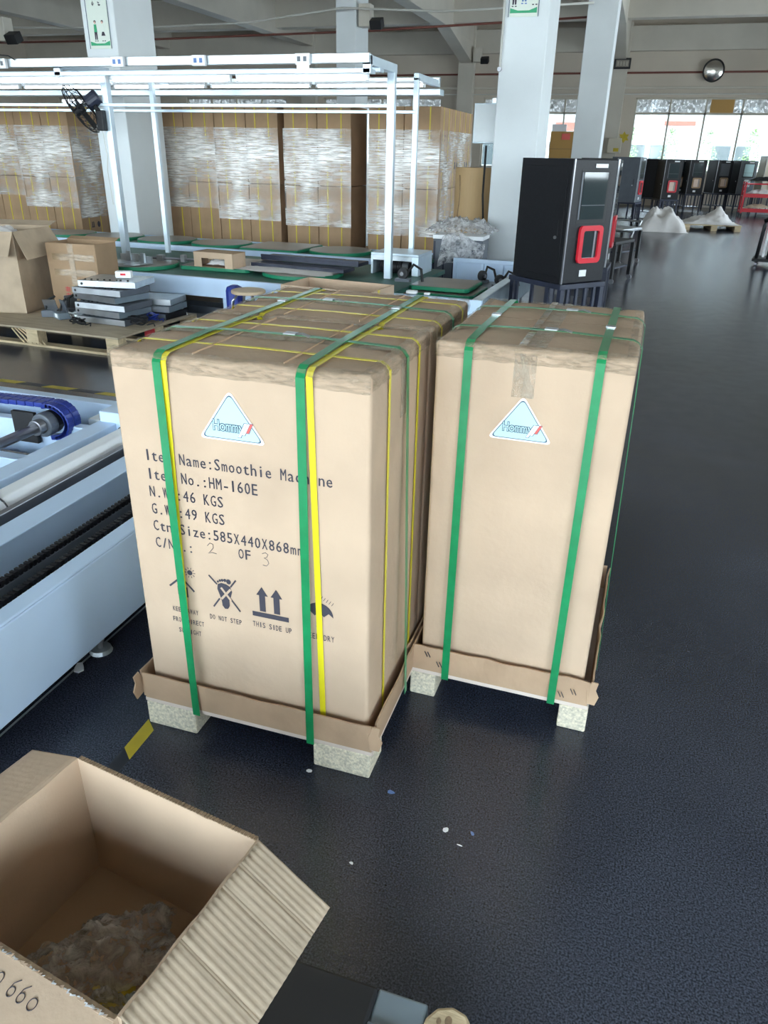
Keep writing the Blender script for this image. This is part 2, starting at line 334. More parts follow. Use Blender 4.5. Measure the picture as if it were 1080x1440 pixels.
# posters: flat printed sheets on the columns
def figure(mb, x, z, h, top, bottom, parent, skirt=False):
    T = tr(x, 0, z) @ VERT
    a = MB(); a.prism([(-.10*h, .42*h), (.10*h, .42*h), (.08*h, .80*h), (-.08*h, .80*h)], .003, .004, T=T); a.build('printed_shirt', top, parent)
    c = MB()
    if skirt: c.prism([(-.13*h, .26*h), (.13*h, .26*h), (.06*h, .45*h), (-.06*h, .45*h)], .0035, .0045, T=T)
    else: c.prism([(-.09*h, .08*h), (-.02*h, .08*h), (0, .40*h), (.02*h, .08*h), (.09*h, .08*h), (.09*h, .44*h), (-.09*h, .44*h)], .0035, .0045, T=T)
    c.prism([(.075*h*math.cos(k*R(30)), .92*h+.075*h*math.sin(k*R(30))) for k in range(12)], .003, .004, T=T)
    c.box(-.11*h, -.03*h, 0, .04*h, .003, .004, T=T).box(.03*h, .11*h, 0, .04*h, .003, .004, T=T); c.build('printed_dark_shapes', bottom, parent)
    d = MB(); d.prism([(.055*h*math.cos(k*R(30)), .885*h+.06*h*math.sin(k*R(30))) for k in range(12)], .005, .006, T=T); d.build('printed_face', 'skin', parent)
def poster(colx, x0, x1, z0, z1, label, kind):
    t = thing('column_poster', label, 'poster', ((x0+x1)/2, 6.99, z0)); hw = (x1-x0)/2; H = z1-z0
    MB().box(-hw, hw, -.003, .004, 0, H).build('poster_sheet', 'poster', t)
    T = VERT
    pl = [(-hw+.005, .03), (hw-.005, .03), (hw-.005, .075), (hw*.4, .05), (-hw*.4, .05), (-hw+.005, .07)]
    MB().prism(pl, .003, .004, T=T).build('green_wave', 'pgreen', t)
    b = MB(); b.box(-hw-.012, -hw-.006, 0, H, .003, .006, T=T).box(hw+.006, hw+.012, 0, H, .003, .006, T=T); b.build('border_line', 'outline', t)
    if kind == 3:
        figure(None, -.09, .08, .21, 'pblue', 'ink', t); figure(None, 0, .10, .24, 'ink', 'pblue', t); figure(None, .10, .09, .22, 'pblue', 'ink', t, True)
        MB().box(-.06, .055, .19, .245, .007, .008, T=T).build('red_banner', 'red_ink', t)
    else:
        figure(None, -.045, .07, .20, 'pgreen', 'ink', t); figure(None, .05, .07, .20, 'poster', 'ink', t, True)
        k = MB(); rr = random.Random(3)
        for cx in (-.045, .035):
            for r_ in range(3):
                for q in range(5):
                    a = rr.uniform(-.016, .008); z = .40+.062*r_+rr.uniform(0, .035)
                    k.box(cx+a, cx+a+rr.uniform(.008, .02), z, z+.006, .003, .004, T=T)
                    k.box(cx+a, cx+a+.005, z, z+rr.uniform(.01, .02), .003, .004, T=T)
        k.build('printed_characters', 'ink', t)
poster(0, -.435, -.175, 2.545, 3.2, 'paper poster, three printed figures with a red banner, on right column', 3)
poster(0, -5.12, -4.86, 2.36, 3.2, 'paper poster, two printed figures below dark lettering, on left column', 2)
# wall fittings
t = thing('electrical_cabinet', 'pale grey metal electrical box on left side of right column', 'cabinet', (-.64, 7.35, 1.48))
B('body', -.13, .13, -.08, .08, 0, .37, 'alu', t, bevel=.006); B('door', -.12, .12, -.092, -.08, .01, .36, 'colw', t, bevel=.004); B('bracket', .04, .14, -.02, .05, .37, .42, 'galv', t)
MB().tube([(0, .02, -.02), (0, .02, -.5), (.02, .1, -.9)], .012).build('cable', 'blackrub', t)
t = thing('convex_mirror', 'round convex mirror with dark rim on far wall above the windows', 'mirror', (2.44, 25.85, 3.74)); mb = MB()
n = 28; vs = [(0, -.07, 0)]; fs = []
for j in range(1, 6):
    for i in range(n): a = 2*math.pi*i/n; rr = .27*j/5; vs.append((rr*math.cos(a), -.07*(1-(j/5)**2), rr*math.sin(a)))
for i in range(n): fs.append((0, 1+i, 1+(i+1) % n))
for j in range(4):
    for i in range(n): fs.append((1+j*n+i, 1+(j+1)*n+i, 1+(j+1)*n+(i+1) % n, 1+j*n+(i+1) % n))
mb.add(vs, fs).build('mirror_face', 'mirror', t, smooth=True)
MB().tube([(.285*math.cos(2*math.pi*i/n), 0, .285*math.sin(2*math.pi*i/n)) for i in range(n)], .022, 6, closed=True).build('rim', 'blackrub', t, smooth=True)
MB().cyl((0, .0, 0), (0, .14, 0), .03).build('mount', 'shaft', t)
t = thing('exit_sign', 'dark rectangular sign under the beam at the wall pilaster', 'sign', (-.17, 25.6, 3.78))
B('sign_box', -.24, .24, -.05, .05, 0, .28, 'blackrub', t, bevel=.01); B('sign_face', -.19, .19, -.056, -.05, .05, .23, 'boardtop', t)
mk = MB(); rr = random.Random(5)
for q in range(4):
    x = -.15+q*.085
    for u in range(3): mk.box(x, x+.055, -.058, -.056, .09+u*.04, .097+u*.04); mk.box(x+u*.022, x+.006+u*.022, -.058, -.056, .08, .20)
mk.build('sign_lettering', 'cream', t)
B('hanger', -.02, .02, -.02, .02, .28, .60, 'shaft', t)
t = thing('switch_box', 'cream electrical box with a yellow warning label on far wall pilaster', 'box', (-.08, 25.66, 1.5))
B('body', -.2, .2, -.08, .08, 0, .42, 'cream', t, bevel=.01); B('warning_label', -.02, .14, -.084, -.08, .04, .14, 'hazy', t)
mb = MB(); mb.prism([((.17 if k % 2 else .10)*math.cos(R(30*k)), (.17 if k % 2 else .10)*math.sin(R(30*k))) for k in range(12)], 0, .01, T=tr(.16, 25.99, 1.95) @ VERT)
t = mb.build('star_decoration', 'hazy'); tag(t, 'small yellow star shaped sticker on far wall left of the windows', 'sticker')
for (pts, r_, m, nm, lb) in (
    ([(-16, 15.78, 3.58), (-10.5, 15.78, 3.56), (-5, 15.78, 3.62), (-.2, 15.78, 3.76)], .022, 'pipe_red', 'fire_pipe', 'thin red-brown pipe running across behind the columns'),
    ([(-22, 25.97, 3.66), (-5, 25.97, 3.70), (9, 25.97, 3.72)], .028, 'pipe_red', 'wall_pipe', 'brown pipe along far wall behind the convex mirror'),
    ([(-15, 14.6, 3.8), (-13, 14.6, 3.70), (-9.5, 14.6, 3.62), (-7, 14.6, 3.66), (-5, 14.6, 3.85), (-3, 14.6, 3.74), (-.3, 14.6, 3.8)], .02, 'pipe_w', 'overhead_cable', 'pale drooping cable strung across near the ceiling'),
    ([(-22, 25.8, 3.10), (9, 25.8, 3.14)], .018, 'pipe_w', 'wall_conduit', 'pale conduit along far wall just above the windows')):
    tag(MB().tube(pts, r_, 8).build(nm, m, smooth=True), lb, 'pipe' if 'cable' not in nm else 'cable')
MB_ = MB().tube([(-.515, 6.97, 3.3), (-.515, 6.97, 2.14)], .012, 8)
t = thing('column_conduit', 'thin pale conduit down the left edge of the right column with round sensor', 'conduit', (-.485, 6.975, 2.12))
MB().tube([(0, 0, .02), (0, 0, 1.2)], .011, 8).build('conduit', 'pipe_w', t); MB().cyl((0, -.03, 0), (0, .0, 0), .02, 14).build('sensor_head', 'shaft', t)
for (x, y, z, lb) in ((-4.6, 15.15, 3.6, 'grey box and black bracket on right side of middle column'), (-10.6, 12, 3.1, 'black flood lamp hung high at left edge of picture'), (-4.5, 25.6, 4.0, 'black bracket lamp hung on far wall right of the lamp frame')):
    t = thing('flood_lamp', lb, 'lamp', (x, y, z))
    B('mount_box', -.22, .02, -.12, .12, 0, .38, 'conc', t, bevel=.01)
    MB().box(-.12, .12, -.1, .1, -.08, .08, T=tr(.14, -.05, .05) @ rot('X', R(25))).build('lamp_head', 'blackrub', t, bevel=.01); B('arm', .0, .10, -.02, .02, .08, .16, 'shaft', t)

# outside the far windows
struct(B('ground_outside', -40, 40, 26.3, 60, -.12, -.02, 'tarmac'))
bo = thing('neighbour_building', 'white building with a red band beyond the far windows', 'building', (2, 44, 0))
B('wall', -34, 34, 0, 1, 0, 7.5, 'outwall', bo); B('red_band', -6, -2.5, -.05, 0, 2.6, 3.0, 'outred', bo); B('red_band', -.5, 1.0, -.05, 0, 2.9, 3.1, 'outred', bo); B('canopy', -30, 30, -2.0, 0, 4.6, 4.8, 'outwall', bo)
for i in range(6): f = B('window', -10+i*4, -8.2+i*4, -.04, 0, .9, 2.0, 'glass', bo)
for i in range(7):
    rr = random.Random(50+i); t = thing('garden_shrub', ['low','bushy','narrow','wide','short','tall','rounded'][i]+' green shrub outside the far windows, %s from the left' % ['first','second','third','fourth','fifth','sixth','last'][i], 'shrub', (.2+i*1.5, 33+rr.uniform(-1, 1), 0))
    mb = MB()
    for k in range(420):
        a = rr.uniform(0, 6.28); h = rr.uniform(.1, 2.4); q = .55*(1-(h/2.6)**2)*math.sqrt(rr.random()); s_ = .09
        c = Vector((q*math.cos(a), q*math.sin(a), h)); d1 = Vector((rr.uniform(-1, 1), rr.uniform(-1, 1), rr.uniform(-.5, 1))).normalized()*s_; d2 = d1.orthogonal().normalized()*s_*.4
        mb.add([tuple(c), tuple(c+d1*.5+d2), tuple(c+d1), tuple(c+d1*.5-d2)], [(0, 1, 2, 3)])
    tag(mb.build('foliage', 'leaf', t), kind='stuff'); MB().cyl((0, 0, 0), (0, 0, .7), .03).build('stem', 'wood', t)
for i, x in enumerate((.9, 3.9)):
    t = thing('street_pole', 'grey pole with crossbar outside the far windows, %s one' % ('left' if i == 0 else 'right'), 'pole', (x, 31.5, 0))
    MB().cyl((0, 0, 0), (0, 0, 5), .09).build('pole', 'galv', t); MB().box(-.6, .6, -.03, .03, 3.0, 3.08).build('crossbar', 'galv', t); MB().tube([(0, 0, 4.0), (.5, 0, 4.3), (1.1, 0, 4.3)], .04).build('lamp_arm', 'galv', t)

# ================================================================ PALLETS WITH CARTONS
def lattice(L, extra=()):
    r = .010; s = {0, r*.3, r*.7, r, L-r, L-r*.7, L-r*.3, L}
    n = max(2, int(L/.035)); s |= {r+(L-2*r)*i/n for i in range(n+1)}
    for e in extra: s |= {e-.018, e-.008, e, e+.008, e+.018}
    return sorted(s)
def soft_box(W, D, H, px=(), py=(), seed=0, seam=None, r=.010, damp=1):
    """carton body: rounded, slightly bulged; px/py = places where straps bite into the top edges"""
    X = lattice(W, px); Y = lattice(D, py); Z = lattice(H); vi = {}; vs = []; fs = []
    def P(i, j, k):
        key = (i, j, k)
        if key in vi: return vi[key]
        p = Vector((X[i], Y[j], Z[k])); q = Vector((min(max(p.x, r), W-r), min(max(p.y, r), D-r), min(max(p.z, r), H-r))); d = p-q
        if d.length > 1e-9: p = q+d.normalized()*r
        top = math.exp(-max(0, H-p.z)/.02); fe = math.exp(-min(p.y, D-p.y)/.02); se = math.exp(-min(p.x, W-p.x)/.02)
        dz = 0; dy = 0; dx = 0
        for s in px: g = math.exp(-((p.x-s)/.022)**2)*top*fe; dz -= .009*g; dy += .007*g*(1 if p.y < D/2 else -1)
        for s in py: g = math.exp(-((p.y-s)/.022)**2)*top*se; dz -= .009*g; dx += .007*g*(1 if p.x < W/2 else -1)
        nz = noise.noise(Vector((p.x*9+seed, p.y*9, p.z*7))); n2 = noise.noise(Vector((p.x*30, p.y*30+seed, p.z*30)))
        dz += top*(nz*.004+n2*.0022*damp)
        if p.z > H-.001: dz += .003*(1-(2*p.x/W-1)**2)*(1-(2*p.y/D-1)**2)
        if seam == 'x' and p.z > H-.02: dz -= .003*math.exp(-((p.y-D/2)/.006)**2)
        if seam == 'y' and p.z > H-.02: dz -= .003*math.exp(-((p.x-W/2)/.006)**2)
        dx += top*se*n2*.004; dy += top*fe*n2*.0035*(0 if False else 1)
        vs.append((p.x+dx, p.y+dy, p.z+dz)); vi[key] = len(vs)-1; return vi[key]
    nx, ny, nz_ = len(X)-1, len(Y)-1, len(Z)-1
    for i in range(nx):
        for j in range(ny): fs.append((P(i,j,0),P(i,j+1,0),P(i+1,j+1,0),P(i+1,j,0))); fs.append((P(i,j,nz_),P(i+1,j,nz_),P(i+1,j+1,nz_),P(i,j+1,nz_)))
    for i in range(nx):
        for k in range(nz_): fs.append((P(i,0,k),P(i+1,0,k),P(i+1,0,k+1),P(i,0,k+1))); fs.append((P(i,ny,k),P(i,ny,k+1),P(i+1,ny,k+1),P(i+1,ny,k)))
    for j in range(ny):
        for k in range(nz_): fs.append((P(0,j,k),P(0,j,k+1),P(0,j+1,k+1),P(0,j+1,k))); fs.append((P(nx,j,k),P(nx,j+1,k),P(nx,j+1,k+1),P(nx,j,k+1)))
    return MB().add(vs, fs)
def wrinkled(mb, f, nu, nv, amp, seed):
    """strip from a map f(u,v)->(point, normal), crinkled along its normal"""
    vs = []
    for i in range(nu+1):
        for j in range(nv+1):
            p, n_ = f(i/nu, j/nv); p = Vector(p); n_ = Vector(n_)
            a = amp*(.5+noise.noise(p*38+Vector((seed, 0, 0)))+.6*noise.noise(p*90)); vs.append(tuple(p+n_*max(0, a)))
    fs = [(i*(nv+1)+j, (i+1)*(nv+1)+j, (i+1)*(nv+1)+j+1, i*(nv+1)+j+1) for i in range(nu) for j in range(nv)]
    return mb.add(vs, fs)
def edge_tape(mb, a, b, up_, out, wt, ws, seed, amp=.0022):
    """tape folded over a top edge a-b: wt wide on top, ws wide down the side"""
    a = Vector(a); b = Vector(b); up_ = Vector(up_); out = Vector(out)
    def f(u, v):
        c = a.lerp(b, u); t = v*(wt+ws)-wt; r = .008
        w_ = .004*noise.noise(Vector((u*13, v*2, seed)))
        if t < -r: return c-out*(-t+w_)+up_*.0018, up_
        if t > r: return c-up_*(t+w_)+out*.0018, out
        k = (t/r+1)/2*math.pi/2; cc = c-out*r-up_*r; n_ = up_*math.cos(k)+out*math.sin(k); return cc+n_*(r+.0018), n_
    return wrinkled(mb, f, max(8, int((b-a).length/.008)), 16, amp, seed)

H0 = .090; HC = .902; ZT = H0+HC            # carton base and height
pal = (0, 0)
def carton(name, label, loc, rz, W, D, seam, px, py, seed, group=None, film=True, bare=False):
    t = thing(name, label, 'carton', loc, rz, group)
    soft_box(W, D, HC, px, py, seed, seam).build('body', 'card', t, smooth=True)
    e = MB(); z = HC
    edge_tape(e, (.0, 0, z), (W, 0, z), (0, 0, 1), (0, -1, 0), .024, .034, seed+1)
    edge_tape(e, (.0, D, z), (W, D, z), (0, 0, 1), (0, 1, 0), .022, .03, seed+2)
    edge_tape(e, (0, 0, z), (0, D, z), (0, 0, 1), (-1, 0, 0), .024, .03, seed+3)
    edge_tape(e, (W, 0, z), (W, D, z), (0, 0, 1), (1, 0, 0), .024, .03, seed+4)
    e.build('edge_tape', 'edge_film', t, smooth=True)
    return t
# --- left load: two cartons, one behind the other
WL, DL = .585, .44
def straps_y(t, xs, W, D, w_=.014, base=0):
    for (xt, xb) in xs:
        MB().ribbon([(xb, -.0035, base+.006), ((xt+xb)/2, -.0035, base+HC*.5), (xt, -.0035, base+HC-.012), (xt, .004, base+HC-.0025), (xt, .016, base+HC+.003), (xt, D*.5, base+HC+.0045), (xt, D-.016, base+HC+.003), (xt, D-.004, base+HC-.003), (xt, D+.003, base+HC-.014), (xt, D+.003, base+.01)], (1, 0, 0), w_, .0007).build('carton_strap', 'yellow', t)
def straps_x(t, ys, W, D, w_=.012, base=0):
    for y in ys:
        MB().ribbon([(-.0035, y, base+.01), (-.0035, y, base+HC-.014), (.004, y, base+HC-.0025), (.016, y, base+HC+.003), (W/2, y+.002, base+HC+.0055), (W-.016, y, base+HC+.003), (W-.004, y, base+HC-.003), (W+.0035, y, base+HC-.014), (W+.0035, y, base+.01)], (0, 1, 0), w_, .0007).build('carton_strap', 'yellow', t)
c1 = carton('carton', 'front kraft carton on left pallet, printed Smoothie Machine, white triangle sticker', (0, 0, H0), 0, WL, DL, 'x', (.122, .135, .443, .459), (.11, .228, .33), 1)
straps_y(c1, [(.1345, .114), (.459, .474)], WL, DL); straps_x(c1, (.11, .335), WL, DL)
c2 = carton('carton', 'rear kraft carton on left pallet behind the printed one, only its strapped top showing', (0, .444, H0), 0, WL, DL, 'x', (.114, .44), (.08, .215, .35), 9)
straps_y(c2, [(.133, .13), (.457, .46)], WL, DL); straps_x(c2, (.10, .345), WL, DL)
for c_ in (c1, c2):
    m_ = MB(); wrinkled(m_, lambda u, v: ((.006+u*(WL-.012), DL/2+(v-.5)*.05, HC+.0035), (0, 0, 1)), 60, 8, .0010, 4)
    wrinkled(m_, lambda u, v: ((WL+.0015, DL/2+(v-.5)*.05, HC-.012-u*.13), (1, 0, 0)), 20, 8, .0010, 6); m_.build('seam_tape', 'clear_tape', t := c_, smooth=True)
    for q in (.19, .395): B('flap_crease', q, q+.0012, .02, DL-.02, HC+.001, HC+.0058, 'tray', c_)
# printing on the front of the left carton (carton-local: x, z-H0)
T1 = tr(0, -.0012, -H0) @ VERT
def prt(rows, name, parent, T, m='ink', bold=0):
    for (s, x, z, cap, adv) in rows:
        mb = MB(); text(mb, s, x, z, cap, adv, T, .74, bold); tag(mb.build(name, m, parent), kind='stuff')
A = .0196
prt([('Item Name:Smoothie Machine', .058, .752, .0265, .0172), ('Item No.:HM-160E', .058, .707, .0265, .0172), ('N.W.:46 KGS', .058, .664, .0265, .0172), ('G.W.:49 KGS', .058, .621, .0265, .0172),
     ('Ctn Size:585X440X868mm', .057, .578, .0265, .0172), ('C/No.:', .057, .534, .0265, .0172), ('OF', .272, .543, .0255, .0172)], 'printed_text', c1, T1, bold=.0007)
prt([('KEEP AWAY', .083, .362, .0135, .0079), ('FROM DIRECT', .080, .332, .0135, .0079), ('SUNLIGHT', .093, .302, .0135, .0079), ('DO NOT STEP', .184, .361, .0135, .0078), ('THIS SIDE UP', .298, .366, .0145, .0084), ('KEEP DRY', .430, .366, .0155, .0093)], 'handling_text', c1, T1, bold=.0003)
hw = MB()   # handwritten 2 and 3
hw.tube([(x, z-.014, 0) for x, z in ((.196, .575), (.203, .583), (.211, .581), (.211, .572), (.203, .562), (.197, .556), (.207, .559), (.218, .558))], .0008, 4, T=T1)
hw.tube([(x, z-.011, 0) for x, z in ((.334, .577), (.342, .581), (.348, .577), (.344, .569), (.338, .567), (.346, .563), (.349, .555), (.343, .547), (.334, .548))], .0008, 4, T=T1)
hw.build('handwritten_numbers', 'pencil', c1)
def bar(mb, x0, z0, x1, z1, w_, T, h=.0003):
    d = Vector((x1-x0, z1-z0, 0)).normalized(); n_ = Vector((-d.y, d.x, 0))*w_/2
    mb.prism([(x0+n_.x, z0+n_.y), (x0-n_.x, z0-n_.y), (x1-n_.x, z1-n_.y), (x1+n_.x, z1+n_.y)], 0, h, T=T)
def disc(mb, x, z, rx, rz_, T, h=.0003, n=16, tilt=0):
    mb.prism([(x+rx*math.cos(a)*math.cos(tilt)-rz_*math.sin(a)*math.sin(tilt), z+rx*math.cos(a)*math.sin(tilt)+rz_*math.sin(a)*math.cos(tilt)) for a in [2*math.pi*i/n for i in range(n)]], 0, h, T=T)
s = MB()    # keep from sun: roof, box, sun
bar(s, .083, .432, .119, .464, .0048, T1); bar(s, .115, .464, .149, .428, .0048, T1)
s.prism([(.104, .412), (.131, .408), (.131, .436), (.104, .436)], 0, .0003, T=T1)
disc(s, .142, .479, .0068, .0068, T1)
for k in range(10): a = R(36*k); bar(s, .142+.0095*math.cos(a), .479+.0095*math.sin(a), .142+.0145*math.cos(a), .479+.0145*math.sin(a), .0015, T1)
s.build('keep_from_sun_symbol', 'ink', c1)
s = MB()    # crossed foot
bar(s, .192, .483, .212, .462, .004, T1); bar(s, .244, .430, .268, .398, .004, T1); bar(s, .262, .482, .247, .461, .004, T1); bar(s, .216, .424, .198, .398, .004, T1)
foot = [(.214, .463), (.224, .468), (.236, .466), (.246, .461), (.250, .448), (.246, .434), (.241, .422), (.241, .408), (.236, .399), (.228, .398), (.222, .406), (.221, .420), (.217, .434), (.212, .450)]
s.prism(foot, 0, .0003, T=T1)
for k, (x, z, q) in enumerate(((.215, .470, .0026), (.2205, .4735, .003), (.2265, .4755, .0033), (.2335, .4765, .0038), (.243, .4745, .006))): disc(s, x, z, q, q*1.1, T1)
s.build('do_not_step_symbol', 'ink', c1)
s = MB(); bar(s, .222, .455, .246, .424, .0055, T1, .0006); bar(s, .247, .455, .221, .424, .0055, T1, .0006); s.build('cross_gap', 'card', c1)
s = MB()    # two arrows on a bar
bar(s, .300, .402, .392, .402, .0125, T1)
for x in (.327, .363): s.prism([(x-.0075, .412), (x+.0075, .412), (x+.0075, .455), (x+.0145, .455), (x, .478), (x-.0145, .455), (x-.0075, .455)], 0, .0003, T=T1)
s.build('this_side_up_symbol', 'ink', c1)
s = MB()    # umbrella with rain
um = [(.468+.034*math.cos(R(a)), .432+.034*math.sin(R(a))) for a in range(0, 181, 15)]
um += [(.434+.0113, .441), (.434+.0227, .430), (.468, .441), (.468+.0113, .430), (.468+.0227, .441)]
s.prism(um, 0, .0003, T=T1); bar(s, .468, .432, .468, .404, .0025, T1); bar(s, .468, .404, .460, .402, .0025, T1)
for k in range(5): bar(s, .472+.0065*k, .476-.003*k, .477+.0065*k, .484-.003*k, .0013, T1)
s.build('keep_dry_symbol', 'ink', c1)
def logo(parent, cx, z0, wd, ht, T):
    """white triangular sticker with rounded corners and outlined lettering"""
    def rtri(inset, rad):
        P = [Vector((-wd/2, 0)), Vector((wd/2, 0)), Vector((0, ht))]; c = Vector((0, ht*.36)); out = []
        k = 1-inset/(ht*.36); P = [c+(p-c)*k for p in P]
        for i in range(3):
            a, b, d = P[i-1], P[i], P[(i+1) % 3]; e1 = (a-b).normalized(); e2 = (d-b).normalized(); p1 = b+e1*rad*1.6; p2 = b+e2*rad*1.6
            for q in range(6): t_ = q/5; out.append(p1*(1-t_)**2+b*2*t_*(1-t_)+p2*t_*t_)
        return [(cx+p.x, z0+p.y) for p in out]
    g = MB().prism(rtri(0, .009), 0, .0008, T=T).build('sticker_border', 'white', parent)
    MB().prism(rtri(.0035, .008), .0008, .0010, T=T).build('sticker_outline', 'outline', parent)
    MB().prism(rtri(.0053, .0078), .0010, .0012, T=T).build('sticker_face', 'sticker', parent)
    k = wd/.15; mb = MB(); 
    for (ax_, az_) in ((-1,-1),(0,-1),(1,-1),(-1,0),(1,0),(-1,1),(0,1),(1,1)): text(mb, 'Hommy', cx-.041*k+ax_*.0015*k, z0+ht*.195+az_*.0015*k, .0225*k, .0142*k, T @ tr(0, 0, .0013), .92, .0)
    mb.build('logo_outline', 'outline', parent)
    mb = MB(); text(mb, 'Hommy', cx-.041*k, z0+ht*.195, .0225*k, .0142*k, T @ tr(0, 0, .0018), .92, .0); mb.build('logo_letters', 'sticker', parent)
    for i, (m_, L_) in enumerate((("white", .034), ("white", .028), ("red_ink", .022))):
        x = cx+(.030+.0064*i)*k; z = z0+ht*.205+.020*k; o = MB()
        dx = -.46*L_*k; dz = -.89*L_*k
        o.prism([(x, z), (x+.0055*k, z), (x+.0055*k+dx, z+dz), (x+dx, z+dz)], .0022, .0024, T=T); o.build('logo_stripe', m_, parent)
        o = MB(); o.prism([(x-.0013, z+.0011), (x+.0068*k, z+.0011), (x+.0068*k+dx, z+dz-.0011), (x-.0013+dx, z+dz-.0011)], .0020, .0022, T=T); o.build('stripe_outline', 'outline', parent)
logo(c1, .281, .824, .156, .111, T1)

# --- right load: one carton
RX, RY, RA = .6232, .3461, -.018
c3 = carton('carton', 'plain kraft carton on right pallet with white triangle sticker and tape from its top edge', (RX, RY, H0), RA, .44, .585, 'y', (.070, .366), (.165, .44), 17)
T3 = tr(0, -.0012, -H0) @ VERT
logo(c3, .2095, .779, .150, .108, T3)
m_ = MB(); wrinkled(m_, lambda u, v: ((.22+(v-.5)*.052, .006+u*(.585-.012), HC+.0040), (0, 0, 1)), 60, 8, .0012, 4); m_.build('seam_tape', 'clear_tape', c3, smooth=True)
m_ = MB(); wrinkled(m_, lambda u, v: ((.206+(v-.5)*.05, -.0012, HC-.01-u*.10), (0, -1, 0)), 20, 8, .0010, 9); m_.build('front_tape', 'clear_tape', c3, smooth=True)
B('brown_tape', .186, .203, .01, .575, HC+.0058, HC+.0064, 'tape', c3)
for y in (.30,): B('flap_line', .01, .43, y, y+.0015, HC+.0062, HC+.0066, 'card_edge', c3)

# --- pallets, trays, pallet straps
def pallet(label, loc, rz, W, D, blocks, bh=.072):
    t = thing('pallet', label, 'pallet', loc, rz)
    B('deck_board', -.02, W+.02, -.02, D+.02, bh, bh+.012, 'pallet_board', t, bevel=.001)
    for (x0, x1) in blocks:
        for y0 in (-.022, D/2-.05, D-.08): B('block', x0, x1, y0, y0+.10, 0, bh, 'particle', t, bevel=.004)
    return t
pallet('low pallet on pressed wood blocks under the left two cartons', (0, 0, 0), 0, WL, .884, ((-.018, .125), (.452, .598)))
pallet('low pallet on pressed wood blocks under the right plain carton', (RX, RY, 0), RA, .44, .585, ((-.022, .050), (.388, .462)), .074)
def tray(label, loc, rz, W, D, z0, seed, marks):
    t = thing('carton_tray', label, 'tray', loc, rz); h = .080
    def wall(nm, a, b, out):
        a = Vector(a); b = Vector(b); out = Vector(out); mb = MB(); n = 24; vs = []
        for i in range(n+1):
            for (k, oo) in ((0, 0), (.5, 0), (1, 0), (1, .004), (.5, .004), (0, .004)):
                c = a.lerp(b, i/n); bend = (.006*noise.noise(Vector((i*.35, seed, 0)))+.004)*k
                hh = h*k+(.003*noise.noise(Vector((i*.6, seed+4, 0))) if k == 1 else 0)
                vs.append(tuple(c+out*(bend+oo)+Vector((0, 0, hh))))
        fs = [(i*6+k, (i+1)*6+k, (i+1)*6+(k+1) % 6, i*6+(k+1) % 6) for i in range(n) for k in range(6)]+[tuple(range(6)), tuple(n*6+k for k in range(5, -1, -1))]
        mb.add(vs, fs); o = mb.build(nm, 'tray', t); return o
    g = .017
    wall('front_wall', (-g, -g, z0), (W+g, -g, z0), (0, -1, 0)); wall('rear_wall', (-g, D+g, z0), (W+g, D+g, z0), (0, 1, 0))
    wall('side_wall', (-g-.004, -g, z0), (-g-.004, D+g, z0), (-1, 0, 0)); wall('side_wall', (W+g, -g+.012, z0), (W+g, D+g, z0), (1, 0, 0))
    # folded, torn corner tabs
    for (x, y, a) in ((W+g-.004, -g-.004, -38), (-g-.008, -g-.002, 200)):
        MB().prism([(0, .012), (.022, .004), (.030, .030), (.020, .052), (.024, .074), (.006, .080), (-.004, .05)], 0, .004, T=tr(x, y, z0) @ rot('Z', R(a+60)) @ VERT).build('corner_tab', 'tray', t)
    mk = MB()
    for (x, z, dx) in marks:
        for q in range(2): bar(mk, x+q*.008, z+.016, x+.008+q*.008, z, .0012, tr(0, -g-.0105, z0) @ VERT, .003)
    if marks: mk.build('staples', 'ink', t)
    return t
tray('cardboard tray round the foot of the left two cartons', (0, 0, 0), 0, WL, .884, .0845, 2, ())
tray('cardboard tray round the foot of the right plain carton', (RX, RY, 0), RA, .44, .585, .0865, 8, ((.018, .052, 0), (.052, .026, 0), (.38, .018, 0), (.41, .034, 0)))
def strap_long(label, loc, rz, xt, xb, D, z0, zt=ZT, buckle=.3):
    t = thing('pallet_strap', label, 'strap', loc, rz); o = .006
    MB().ribbon([(xb, -.030, z0), (xt+(xb-xt)*.4, -.018, (z0+zt)*.55), (xt, -.0065, zt-.014), (xt, .0035, zt+.0005), (xt, .017, zt+.006), (xt, D*.25, zt+.009), (xt, D*.5, zt+.008), (xt, D-.017, zt+.006), (xt, D-.003, zt), (xt, D+.007, zt-.014), (xb, D+.030, z0)], (1, 0, 0), .0195, .0009).build('band', 'green', t)
    if buckle is not None: MB().box(xt-.012, xt+.012, buckle, buckle+.022, zt+.0085, zt+.0125).build('crimp_seal', 'steel', t, bevel=.001)
    return t
def strap_cross(label, loc, rz, y, W, z0, seal=.3, zt=ZT):
    t = thing('pallet_strap', label, 'strap', loc, rz)
    MB().ribbon([(-.030, y, z0), (-.0065, y, zt-.014), (.0035, y, zt+.0005), (.017, y, zt+.006), (W*.3, y+.004, zt+.0105), (W*.6, y+.007, zt+.0105), (W-.017, y, zt+.006), (W-.0035, y, zt), (W+.0065, y, zt-.014), (W+.030, y, z0)], (0, 1, 0), .0175, .0009).build('band', 'green', t)
    MB().box(seal, seal+.03, y-.007, y+.016, zt+.0115, zt+.0150).build('crimp_seal', 'steel', t, bevel=.001)
    m_ = MB().ribbon([(seal+.03, y+.006, zt+.013), (seal+.045, y, zt+.016), (seal+.065, y-.006, zt+.012)], (.1, 1, .4), .008, .0007); m_.build('loose_tail', 'steel', t)
    return t
strap_long('green strap over the left cartons, left one of the lengthwise pair', (0, 0, 0), 0, .120, .136, .884, .074, buckle=.60)
strap_long('green strap over the left cartons, right one of the lengthwise pair', (0, 0, 0), 0, .441, .449, .884, .074, buckle=.62)
